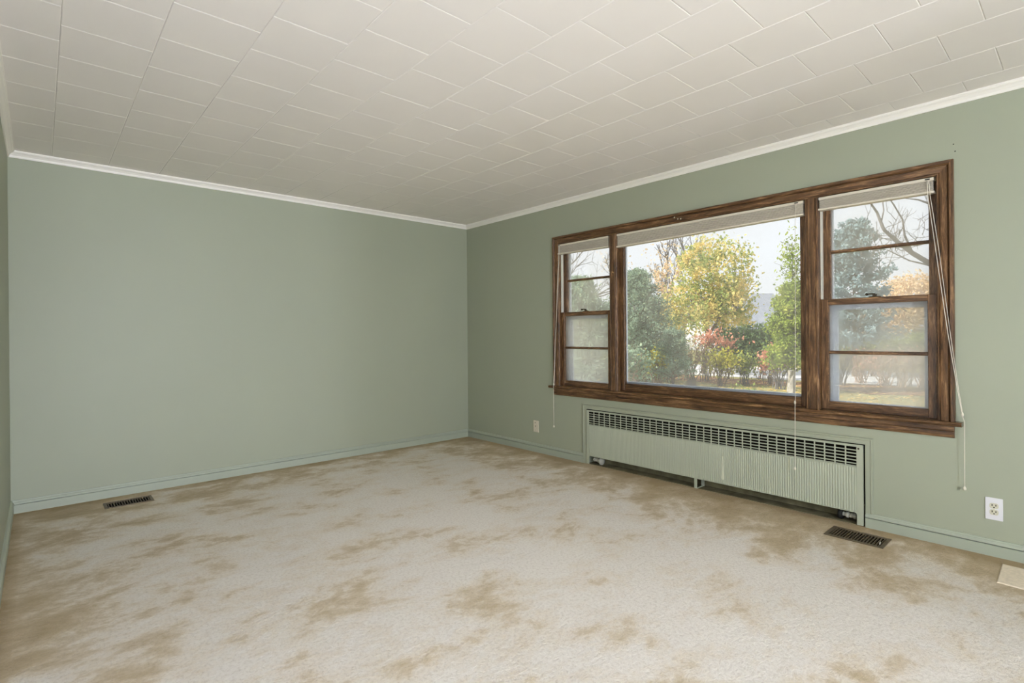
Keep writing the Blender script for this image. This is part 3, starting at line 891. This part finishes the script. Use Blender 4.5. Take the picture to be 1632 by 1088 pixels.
# carpet offcut laid against the right wall
v = [(-0.106, -4.556), (-0.383, -4.561), (-0.40, -5.06), (-0.11, -5.06)]
vv = [(a, b, 0.0) for a, b in v] + [(a * 0.98 - 0.004, b - 0.004, 0.004) for a, b in v]
ff = [(3, 2, 1, 0), (4, 5, 6, 7)] + [(i, (i + 1) % 4, 4 + (i + 1) % 4, 4 + i) for i in range(4)]
cp = link('carpet_patch', mesh_of('carpet_patch', [Vector(q) - Vector((-0.25, -4.8, 0)) for q in vv], ff, 'carpet_patch'), None, (-0.25, -4.8, 0.0))
bm = bmesh.new(); bm.from_mesh(cp.data); bmesh.ops.recalc_face_normals(bm, faces=bm.faces); bm.to_mesh(cp.data); bm.free()
tag(cp, 'clean tan square of carpet at the right wall near the outlet', 'carpet')

# ================================================================== FILL LIGHTS added unseen behind and beside the camera
def fill_lamp(x, y, z, r, label):  # added globe light, out of view, to brighten the room
    g = empty('fill_lamp', (x, y, 0.0))
    tag(g, label, 'lamp', 'added globe fill lamps in the rear of the room')
    link('base', lathe_mesh('base', [(0.14, 0.0), (0.14, 0.012), (0.12, 0.022), (0.02, 0.03)], 'lock_metal', 24), g, (x, y, 0.0))
    link('pole', cord_mesh('pole', [(0, 0, 0.02), (0, 0, z - r + 0.005)], 0.011, 'lock_metal', (0, 0, 0), 10), g, (x, y, 0.0))
    link('collar', lathe_mesh('collar', [(0.03, -0.02), (0.035, 0.0), (0.03, 0.006)], 'lock_metal', 16), g, (x, y, z - r))
    prof = [(max(0.004, r * math.sin(t)), -r * math.cos(t)) for t in np.linspace(0, math.pi, 13)]
    link('globe', lathe_mesh('globe', prof, 'fill_lamp_glow', 20), g, (x, y, z))
fill_lamp(-3.30, -7.60, 1.40, 0.20, 'added glowing globe fill lamp standing behind the viewer by the left wall')
fill_lamp(-2.90, -10.2, 1.30, 0.22, 'large added globe fill lamp at the left of the rear wall')
fill_lamp(-1.60, -10.6, 1.30, 0.22, 'large added globe fill lamp at the right of the rear wall')

for yy, lab in ((-3.85, 'slim added fill tube on the left wall, the one further from the rear'), (-4.45, 'slim added fill tube on the left wall beside the viewer')):
    g = empty('fill_tube', (XL, yy, 1.05))  # added out of view to lift the window wall and left carpet
    tag(g, lab, 'lamp', 'added fill tubes on the left wall')
    box('back_plate', (XL, XL + 0.008), (yy - 0.035, yy + 0.035), (0.90, 1.20), 'plate_white', g, 0.002)
    for zz in (0.88, 1.22):
        link('end_cap', lathe_mesh('end_cap', [(0.031, -0.012), (0.031, 0.012)], 'lock_metal', 16), g, (XL + 0.042, yy, zz))
    link('tube', lathe_mesh('tube', [(0.028, -0.16), (0.028, 0.0), (0.028, 0.16)], 'fill_tube_glow', 16), g, (XL + 0.042, yy, 1.05))

# ================================================================== OUTDOORS
def spot(px, Z):
    p_ = CAM + (FWD + RGT * ((px - 816) / FPX)) * Z
    return np.array([p_.x, p_.y, GZ])
def hz(px, py, Z):
    return (CAM + (FWD + RGT * ((px - 816) / FPX) + UPV * ((534 - py) / FPX)) * Z).z

gm = plate_with_holes('lawn', (0.2, 160), (-120, 160), [], lambda u, v_: (u, v_, GZ), 'lawn', kind='structure')
gm.name = 'lawn'
# strip of leaf litter below the shrubs and the street beyond, parallel to the house wall
def strip(name, xa, xb, z, mat, lab=None, wob=0.25):
    ys = np.linspace(-70, 110, 220)
    e0 = xa + wob * np.sin(ys * 1.3) + wob * 0.6 * np.sin(ys * 3.1 + 1); e1 = xb + wob * np.sin(ys * 0.9 + 2)
    v = np.zeros((440, 3)); v[0::2, 0] = e0; v[1::2, 0] = e1; v[0::2, 1] = ys; v[1::2, 1] = ys; v[:, 2] = z
    f = [(2 * i, 2 * i + 1, 2 * i + 3, 2 * i + 2) for i in range(219)]
    return tag(link(name, quads_mesh(name, v, f, mat)), lab, kind='structure')
strip('planting_bed', 12.7, 14.7, GZ + 0.008, 'leaf_litter', 'brown leaf litter under the garden shrubs', 0.35)
strip('street', 15.2, 21.5, GZ + 0.004, 'road', 'pale street beyond the shrubs', 0.0)

def leaves_arrays(C, size, rng, flat=0.0, asp=0.55):
    n = len(C)
    nrm = rng.normal(size=(n, 3)); nrm[:, 2] += flat
    nrm /= np.linalg.norm(nrm, axis=1, keepdims=True)
    t = rng.normal(size=(n, 3)); t -= nrm * (t * nrm).sum(1, keepdims=True)
    t /= np.linalg.norm(t, axis=1, keepdims=True)
    b = np.cross(nrm, t)
    s = size * rng.uniform(0.6, 1.35, (n, 1))
    fold = nrm * s * 0.12
    v = np.stack([C - t * s, C + b * s * asp + fold, C + t * s, C - b * s * asp + fold], 1).reshape(-1, 3)
    f = np.arange(4 * n).reshape(-1, 4)
    return v, f

def grow(base, direction, length, r, depth, rng, spread=0.55, up=0.15, kids=(2, 4), segs=None, tips=None, shrink=0.68):
    if segs is None: segs = []
    if tips is None: tips = []
    d = np.array(direction, float); d /= np.linalg.norm(d)
    p_ = np.array(base, float)
    m = 3
    for i in range(m):
        d2 = d + rng.normal(size=3) * 0.12 + np.array([0, 0, up * 0.25])
        d2 /= np.linalg.norm(d2)
        q = p_ + d2 * length / m
        ra, rb = r * (1 - 0.35 * i / m), r * (1 - 0.35 * (i + 1) / m)
        segs.append((*p_, *q, ra, rb))
        if depth > 0 and i >= 1 and rng.random() < 0.75:
            a = rng.normal(size=3) * spread + d2 + np.array([0, 0, up])
            grow(q, a, length * shrink * rng.uniform(0.6, 1), rb * 0.55, depth - 1, rng, spread, up, kids, segs, tips, shrink)
        p_, d = q, d2
    if depth > 0:
        for _ in range(rng.integers(kids[0], kids[1])):
            a = d + rng.normal(size=3) * spread + np.array([0, 0, up])
            grow(p_, a, length * shrink * rng.uniform(0.7, 1.1), r * 0.6, depth - 1, rng, spread, up, kids, segs, tips, shrink)
    else:
        tips.append(p_)
    return segs, tips

def plant(name, label, cat, base, segs=None, bark='bark_grey', leafC=None, leafm=None, size=0.05, flat=0.3, asp=0.55, group=None, sides=5, stem='branches'):
    base = np.array(base, float)
    g = empty(name, tuple(base))
    tag(g, label, cat, group)
    if segs:
        s = np.array(segs); s[:, 0:3] -= base; s[:, 3:6] -= base
        v, f = tubes_arrays(s, sides)
        tag(link(stem, quads_mesh(stem, v, f, bark, True), g, tuple(base)), kind='stuff')
    if leafC is not None:
        v, f = leaves_arrays(np.asarray(leafC) - base, size, RNG, flat, asp)
        tag(link('foliage', quads_mesh('foliage', v, f, leafm), g, tuple(base)), kind='stuff')
    return g

def blob(c, rad, n, shell=0.55):
    """points in an ellipsoid, denser toward its surface, clumped"""
    nc = max(6, n // 45)
    u = RNG.normal(size=(nc, 3)); u /= np.linalg.norm(u, axis=1, keepdims=True)
    cc = u * RNG.uniform(shell, 1.0, (nc, 1))
    k_ = RNG.integers(0, nc, n)
    p_ = cc[k_] + RNG.normal(size=(n, 3)) * 0.15
    return np.array(c) + p_ * np.array(rad)

def conifer(base, h, r, n, power=0.8, zmin=0.05, jag=0.35, droop=0.1):
    """foliage sprays carried on radial boughs of a conical crown"""
    nb = max(60, n // 60)
    t = RNG.uniform(zmin, 1.0, nb) ** 0.9
    ang = RNG.uniform(0, 2 * math.pi, nb)
    R = r * (1 - t) ** power * RNG.uniform(1 - jag, 1.12, nb) + 0.06
    segs, pts = [], []
    segs.append((*base, *(np.array(base) + [0, 0, h * 0.92]), r * 0.07, 0.01))
    per = n // nb
    for a, tt, rr in zip(ang, t, R):
        z0 = base[2] + h * tt
        st = np.array([base[0], base[1], z0 - 0.25 * rr])
        en = np.array([base[0] + rr * math.cos(a), base[1] + rr * math.sin(a), z0 + 0.22 * rr - droop * rr])
        segs.append((*st, *en, 0.018, 0.005))
        s_ = RNG.uniform(0.25, 1.05, per) ** 0.7
        q = st + (en - st) * s_[:, None] + RNG.normal(size=(per, 3)) * (0.05 + 0.10 * rr * (1.15 - s_[:, None]) )
        pts.append(q)
    return segs, np.concatenate(pts)

# --- blue-green junipers at the left
for px, Z, h, r, n, lab in ((925, 14.5, 3.15, 1.5, 17000, 'blue-green juniper seen through the narrow far side window'),
                            (1018, 17.5, 3.7, 1.75, 22000, 'dense blue-green juniper filling the left of the picture window')):
    b = spot(px, Z)
    sg, c = conifer(b, h, r, n, 0.55, 0.03, 0.4)
    plant('juniper', lab, 'tree', b, sg, 'bark_brown', c, 'leaf_juniper', 0.055, 0.3, 0.3, 'evergreen trees in the garden')
b = spot(1072, 14.6)
sg, c = conifer(b, 1.75, 0.62, 5000, 0.5, 0.25, 0.4)
plant('juniper', 'small dark juniper at the right foot of the dense blue-green one', 'tree', b, sg, 'bark_brown', c, 'leaf_juniper', 0.045, 0.3, 0.3, 'evergreen trees in the garden')

# --- golden maple
b = spot(1120, 21)
sg, tp = grow(b, (0, 0, 1), 1.5, 0.11, 4, RNG, 0.6, 0.15)
c = np.concatenate([blob(spot(1142, 21) + [0, 0, 4.0], (1.3, 1.6, 1.5), 4200), blob(spot(1092, 20.4) + [0, 0, 2.35], (0.95, 1.25, 0.95), 2000),
                    blob(spot(1122, 21.2) + [0, 0, 2.9], (1.2, 1.7, 1.1), 2900), blob(spot(1166, 21.4) + [0, 0, 2.5], (0.85, 0.95, 0.75), 1400), blob(spot(1118, 21) + [0, 0, 4.6], (0.8, 1.0, 0.8), 900)])
plant('maple', 'golden yellow maple in the middle of the picture window', 'tree', b, sg, 'bark_brown', c, 'leaf_maple', 0.062, 0.6, 0.75)

# --- tall bare trees behind with a few orange leaves
for i, (px, Z, lean, lab) in enumerate(((1022, 35, 0.0, 'leftmost tall bare tree behind the juniper'), (1062, 27, 0.02, 'tall forked bare tree behind the juniper top'),
                                        (1084, 30, 0.1, 'slanting bare tree left of the golden maple crown'), (1196, 32, -0.05, 'bare crooked tree right of the golden maple'))):
    b = spot(px, Z)
    rg = np.random.default_rng(20 + i)
    sg, tp = grow(b, (lean, -lean, 1), 3.0 if i < 3 else 2.3, 0.12, 4, rg, 0.34, 0.3, (2, 4))
    tp = np.array(tp)
    if i < 2:
        lc = np.concatenate([tp[rg.integers(0, len(tp), 260)] + rg.normal(size=(260, 3)) * 0.35, blob(b + [0, 0, 4.4], (0.5, 0.7, 1.0), 500)])
        plant('bare_tree', lab, 'tree', b, sg, 'bark_grey', lc, 'leaf_orange', 0.07, 0.4, 0.7, 'bare trees behind the garden')
    else:
        plant('bare_tree', lab, 'tree', b, sg, 'bark_grey', group='bare trees behind the garden')

# --- yellow-green arborvitae on the right of the picture window
b = spot(1264, 14.5)
sg, c = conifer(b, 2.9, 0.85, 15000, 0.45, 0.22, 0.35)
top = b + np.array([0, 0, 2.5])
sg.append((*top, *(top + [0, 0, 1.6]), 0.02, 0.006))
rg = np.random.default_rng(5)
for k_ in range(22):
    st = top + [0, 0, rg.uniform(0.0, 1.5)]
    en = st + np.array([*rg.normal(size=2) * 0.22, rg.uniform(0.1, 0.35)])
    sg.append((*st, *en, 0.008, 0.003))
c = np.concatenate([c, top + [0, 0, 0.9] + rg.normal(size=(700, 3)) * [0.16, 0.16, 0.45]])
plant('arborvitae', 'bright yellow-green arborvitae at the right of the picture window', 'tree', b, sg, 'bark_grey', c, 'leaf_arbor', 0.05, 0.2, 0.45, 'evergreen trees in the garden')

# --- hedges
def hedge(pxa, pxb, Z, ztop, n, m, lab, thick=0.7):
    a, b_ = spot(pxa, Z), spot(pxb, Z)
    t = RNG.uniform(0, 1, (n, 1))
    p_ = a + (b_ - a) * t
    hgt = ztop - GZ
    hh = RNG.uniform(0.05, 1.0, n) ** 0.8 * hgt * (0.86 + 0.14 * np.sin(t[:, 0] * 17) + 0.05 * np.sin(t[:, 0] * 41))
    p_[:, 2] += hh
    p_[:, :2] += RNG.normal(size=(n, 2)) * thick * 0.4
    sg = []
    for k_ in range(int(np.linalg.norm(b_ - a) * 5)):
        s0 = a + (b_ - a) * RNG.random(); s1 = s0 + [RNG.normal() * 0.2, RNG.normal() * 0.2, hgt * RNG.uniform(0.5, 0.85)]
        sg.append((*s0, *s1, 0.02, 0.006))
    return plant('hedge', lab, 'hedge', (a + b_) / 2, sg, 'bark_brown', p_, m, 0.07, 0.2, 0.6, 'hedges across the street')
hedge(1150, 1232, 27, hz(1190, 516, 27), 7000, 'leaf_hedge', 'dark green hedge below the grey roof')
hedge(1318, 1500, 29, hz(1400, 531, 29), 9000, 'leaf_hedge_pale', 'pale green hedge seen through the near side window')
hedge(880, 1080, 37, hz(1000, 470, 37), 8000, 'leaf_hedge', 'tall dark hedge behind the junipers')

# --- shrubs along the street edge
def shrub(px, Z, ztop, width, lab, leafm=None, nleaf=0, leafz=(0.3, 1.0), size=0.05, bark='bark_brown', stems=14, depth=2, seed=0, grp='shrubs in the leaf litter', side=0.0):
    rg = np.random.default_rng(100 + seed)
    b = spot(px, Z)
    h = ztop - GZ
    sg, tp = [], []
    for k_ in range(stems):
        a = rg.uniform(0, 2 * math.pi)
        d = np.array([math.cos(a) * width / h * rg.uniform(0.1, 0.75), math.sin(a) * width / h * rg.uniform(0.1, 0.75), 1.0])
        grow(b + [rg.normal() * 0.08, rg.normal() * 0.08, 0], d, h * rg.uniform(0.36, 0.55), 0.014, depth, rg, 0.30, 0.12, (2, 4), sg, tp, 0.55)
    lc = None
    if nleaf:
        tp = np.array(tp)
        tp = tp[(tp[:, 2] > GZ + leafz[0] * h)]
        lc = tp[rg.integers(0, len(tp), nleaf)] + rg.normal(size=(nleaf, 3)) * 0.10
    return plant('shrub', lab, 'shrub', b, sg, bark, lc, leafm, size, 0.3, 0.6, grp, 4, 'stems')
shrub(1000, 12.6, 0.95, 0.7, 'pale feathery shrub at the lower left of the picture window', 'leaf_juniper', 900, (0.2, 1), 0.05, 'twig_pink', 12, 2, 1)
shrub(1046, 15.6, 0.75, 0.6, 'yellow-leaved shrub in front of the junipers', 'leaf_yellowgreen', 500, (0.3, 1), 0.05, 'bark_brown', 12, 2, 2)
shrub(1070, 17.0, 0.95, 0.5, 'thin upright shrub right of the yellow-leaved one', 'leaf_juniper', 500, (0.5, 1), 0.045, 'bark_brown', 10, 2, 3)
shrub(1100, 15.8, 1.05, 0.8, 'leafless brown shrub below the golden maple', 'leaf_far', 260, (0.4, 1), 0.035, 'bark_brown', 26, 2, 4)
shrub(1124, 17.6, 1.15, 0.6, 'leafless twiggy shrub right of the brown one below the maple', None, 0, (0, 1), 0.05, 'bark_brown', 16, 2, 5)
shrub(1134, 19.0, 1.25, 0.45, 'pink-red leaved shrub below the right side of the maple', 'leaf_red', 150, (0.7, 1), 0.06, 'bark_brown', 9, 2, 6)
shrub(1160, 18.2, 1.35, 0.5, 'taller pink-red leaved shrub beside the dark hedge', 'leaf_red', 260, (0.65, 1), 0.06, 'bark_brown', 9, 2, 7)
shrub(1150, 16.0, 0.75, 0.8, 'bushy yellow-green shrub under the pink-red leaves', 'leaf_yellowgreen', 800, (0.3, 1), 0.05, 'bark_brown', 16, 2, 8)
shrub(1186, 16.2, 0.62, 0.7, 'loose pale green shrub before the dark hedge', 'leaf_hedge_pale', 600, (0.3, 1), 0.05, 'bark_grey', 14, 2, 9)
shrub(1210, 18.2, 0.78, 0.5, 'dark green leafy shrub left of the pink one', 'leaf_hedge', 500, (0.3, 1), 0.05, 'bark_brown', 10, 2, 10)
shrub(1228, 16.4, 0.66, 0.5, 'low pink-red shrub at the foot of the arborvitae', 'leaf_red', 620, (0.3, 1), 0.055, 'bark_brown', 14, 2, 11)
shrub(1240, 15.0, 0.60, 0.4, 'tangled bare shrub beside the grey post', 'leaf_yellowgreen', 120, (0.4, 1), 0.04, 'bark_grey', 18, 2, 12)
shrub(1180, 10.4, 0.15, 0.35, 'sparse green sapling nearest the window', 'leaf_hedge_pale', 130, (0.2, 1), 0.035, 'bark_grey', 5, 2, 13)
shrub(1202, 11.0, 0.00, 0.25, 'tiny leafy sapling right of the nearest one', 'leaf_hedge_pale', 60, (0.2, 1), 0.03, 'bark_grey', 4, 1, 14)
near = ((1338, 16.0, 1.0, 'greyish bare shrub at the left of the near side window'), (1372, 16.6, 0.85, 'low pinkish bare shrub before the pale street'),
        (1408, 15.6, 0.95, 'pinkish twiggy shrub in the middle of the near side window'), (1440, 15.4, 1.15, 'tall pinkish twiggy shrub right of the middle one'),
        (1472, 15.0, 1.05, 'pinkish twiggy shrub at the right edge of the near side window'), (1392, 19.0, 0.95, 'bare shrub behind the pinkish twiggy shrubs'))
for i, (px, Z, zt, lab) in enumerate(near):
    shrub(px, Z, zt * 0.72, 0.9, lab, 'leaf_far' if i < 1 else 'leaf_red', 140, (0.3, 1), 0.035, 'twig_pink' if i else 'bark_grey', 24, 2, 30 + i)
shrub(905, 12.5, 0.7, 0.6, 'pale shrub at the left of the far side window', 'leaf_juniper', 700, (0.2, 1), 0.05, 'bark_grey', 12, 2, 41)

# --- right side window: blue spruce, orange tree and a big bare limb
b = spot(1362, 19)
sg, c = conifer(b, 5.6, 1.5, 13000, 0.35, 0.2, 0.55)
plant('spruce', 'blue-grey evergreen at the left of the near side window', 'tree', b, sg, 'bark_brown', c, 'leaf_spruce', 0.075, 0.3, 0.5, 'evergreen trees in the garden')
b = spot(1452, 34)
sg, tp = grow(b, (0, 0, 1), 2.0, 0.12, 3, RNG, 0.5, 0.15)
c = np.concatenate([blob(b + [0, 0, 3.6], (2.2, 2.6, 1.6), 6500), blob(b + [0, 1.2, 2.2], (1.4, 2.0, 1.2), 3000)])
plant('maple', 'pale orange autumn tree in the near side window', 'tree', b, sg, 'bark_grey', c, 'leaf_orange', 0.10, 0.5, 0.7)
b = spot(1560, 15.5)
def P3(px, py, Z): 
    q = spot(px, Z); q[2] = hz(px, py, Z); return q
sg = []
def limb(pts, r0, r1):
    n_ = len(pts)
    for i in range(n_ - 1):
        sg.append((*pts[i], *pts[i + 1], r0 + (r1 - r0) * i / (n_ - 1), r0 + (r1 - r0) * (i + 1) / (n_ - 1)))
lp = [P3(1560, 620, 15.5), P3(1552, 500, 15.5), P3(1530, 450, 15.4), P3(1490, 424, 15.3), P3(1455, 403, 15.2), P3(1430, 384, 15.2), P3(1410, 366, 15.1), P3(1400, 340, 15.1), P3(1388, 322, 15.0), P3(1378, 300, 15.0)]
limb(lp, 0.11, 0.014)
limb([P3(1455, 403, 15.2), P3(1443, 375, 15.0), P3(1440, 350, 14.9), P3(1425, 325, 14.8), P3(1408, 300, 14.7)], 0.035, 0.012)
limb([P3(1405, 358, 15.1), P3(1410, 335, 15.2), P3(1408, 318, 15.3), P3(1400, 300, 15.3)], 0.022, 0.01)
limb([P3(1530, 450, 15.4), P3(1480, 422, 14.9), P3(1450, 415, 14.7), P3(1415, 398, 14.6)], 0.035, 0.012)
limb([P3(1552, 500, 15.5), P3(1535, 380, 15.8), P3(1500, 330, 16), P3(1465, 318, 16.2), P3(1445, 316, 16.3)], 0.07, 0.012)
rg = np.random.default_rng(77)
for k_ in range(60):
    s0 = sg[rg.integers(2, len(sg))]
    grow(np.array(s0[3:6]), rg.normal(size=3) + [0, 0.3, 0.7], 0.55, 0.010, 1, rg, 0.6, 0.25, (2, 4), sg, [], 0.6)
plant('bare_tree', 'bare tree with a thick crooked limb across the near side window', 'tree', b, sg, 'bark_grey', group='bare trees behind the garden')
# bare branches seen at the top of the far side window
b = spot(868, 22)
sg, tp = grow(b, (0.05, -0.12, 1), 2.6, 0.09, 4, np.random.default_rng(62), 0.5, 0.12)
plant('bare_tree', 'bare tree with thin branches behind the narrow far side window', 'tree', b, sg, 'bark_grey', group='bare trees behind the garden')

# --- distant tree line, one object for each tree
far = [(884 + 66 * i, 66 + (i % 3), 5.0 + 0.7 * math.sin(i * 2.3)) for i in range(10)]
ords = 'leftmost,second,third,fourth,fifth,sixth,seventh,eighth,ninth,rightmost'.split(',')
for i, (px, Z, h) in enumerate(far):
    b = spot(px, Z)
    sg = [(*b, *(b + [0, 0, h * 0.7]), 0.16, 0.06)]
    c = np.concatenate([blob(b + [0, 0, h * 0.62], (1.9, 2.0, h * 0.36), 1500), blob(b + [0, 0, h * 0.3], (1.9, 2.0, h * 0.3), 900)])
    plant('distant_tree', '%s pale tree of the hazy distant tree line' % ords[i], 'tree', b, sg, 'bark_grey', c, 'leaf_far', 0.17, 0.4, 0.7, 'distant tree line', stem='trunk')

# --- grey post
b = spot(1261, 13.4)
po = empty('garden_post', tuple(b))
tag(po, 'short grey weathered post at the foot of the arborvitae', 'post')
rg = np.random.default_rng(3)
zt = hz(1261, 590, 13.4) - GZ
pr = []
vs, fs = [], []
for j, hh in enumerate(np.linspace(0, zt, 7)):
    for i in range(10):
        t = i / 10 * 2 * math.pi
        r_ = 0.085 * (1.12 - 0.2 * hh / zt) * (1 + 0.12 * rg.normal())
        vs.append((r_ * math.cos(t), r_ * math.sin(t), hh + rg.normal() * 0.008))
for j in range(6):
    for i in range(10):
        fs.append((j * 10 + i, j * 10 + (i + 1) % 10, (j + 1) * 10 + (i + 1) % 10, (j + 1) * 10 + i))
fs.append(tuple(range(60, 70)))
link('post_shaft', mesh_of('post_shaft', vs, fs, 'stone_grey'), po, tuple(b))

# --- houses beyond the street
def house(px0, px1, Z, zeave, zridge, lab, wins, depth=8.0):
    """front wall spans px0..px1 at view depth Z"""
    a, b_ = spot(px0, Z), spot(px1, Z)
    d = (b_ - a); L = np.linalg.norm(d); d /= L
    nrm = np.array([d[1], -d[0], 0.0])
    if np.dot(nrm[:2], np.array([CAM.x, CAM.y]) - a[:2]) < 0: nrm = -nrm
    base = (a + b_) / 2
    g = empty('house', tuple(base)); tag(g, lab, 'house', 'houses across the street')
    fr = lambda s, t, z: a + d * s - nrm * t + np.array([0, 0, z - GZ])
    def solid(name, s0, s1, t0, t1, z0, z1, mat, par):
        c_ = [fr(s, t, z) - base for z in (z0, z1) for s, t in ((s0, t0), (s1, t0), (s1, t1), (s0, t1))]
        return link(name, mesh_of(name, c_, BOXF, mat), par, tuple(base))
    wl = solid('wall', 0, L, 0, depth, GZ, zeave, 'house_siding', g)
    o_ = 0.45
    pts = [fr(-o_, -o_, zeave - 0.15), fr(L + o_, -o_, zeave - 0.15), fr(L + o_, depth / 2, zridge), fr(-o_, depth / 2, zridge), fr(-o_, depth + o_, zeave - 0.15), fr(L + o_, depth + o_, zeave - 0.15)]
    top = [q + np.array([0, 0, 0.14]) for q in pts]
    V_ = [q - base for q in pts + top]
    F_ = [(6, 7, 8, 9), (9, 8, 11, 10), (0, 3, 2, 1), (3, 4, 5, 2), (0, 1, 7, 6), (4, 10, 11, 5), (0, 6, 9, 3), (3, 9, 10, 4), (1, 2, 8, 7), (2, 5, 11, 8)]
    link('roof', mesh_of('roof', V_, F_, 'roof_shingle'), g, tuple(base))
    for sgn in (0.0, L):
        q = [fr(sgn, 0, zeave), fr(sgn, depth, zeave), fr(sgn, depth / 2, zridge - 0.05)]
        link('gable', mesh_of('gable', [x - base for x in q], [(0, 1, 2)], 'house_siding'), g, tuple(base))
    for s0, s1, z0, z1 in wins:
        f_ = solid('window', s0, s1, -0.05, 0.02, z0, z1, 'house_trim', g)
        solid('pane', s0 + 0.08, s1 - 0.08, -0.06, -0.045, z0 + 0.08, z1 - 0.08, 'slot_black', f_)
    return g
house(1140, 1262, 44, hz(1200, 524, 44), hz(1200, 470, 48), 'house with a grey-blue shingled roof behind the dark hedge', [(1.2, 2.2, 0.5, 1.5), (4.0, 5.0, 0.5, 1.5)])
house(1418, 1500, 42, hz(1450, 522, 42), hz(1450, 500, 46), 'pale house above the pale green hedge in the near side window', [(0.3, 1.0, hz(1424, 535, 42), hz(1424, 528, 42))])

# --- fallen leaves on the lawn, shade tree-leaf scatter nobody could count
n = 5200
c = np.stack([RNG.uniform(5.0, 14.6, n), RNG.uniform(-5.5, 8.0, n), np.full(n, GZ + 0.012)], 1)
v, f = leaves_arrays(c, 0.045, RNG, 6.0, 0.7)
tag(link('fallen_leaves', quads_mesh('fallen_leaves', v, f, 'leaf_fallen')), 'yellow fallen leaves scattered over the lawn', 'leaves', kind='stuff')
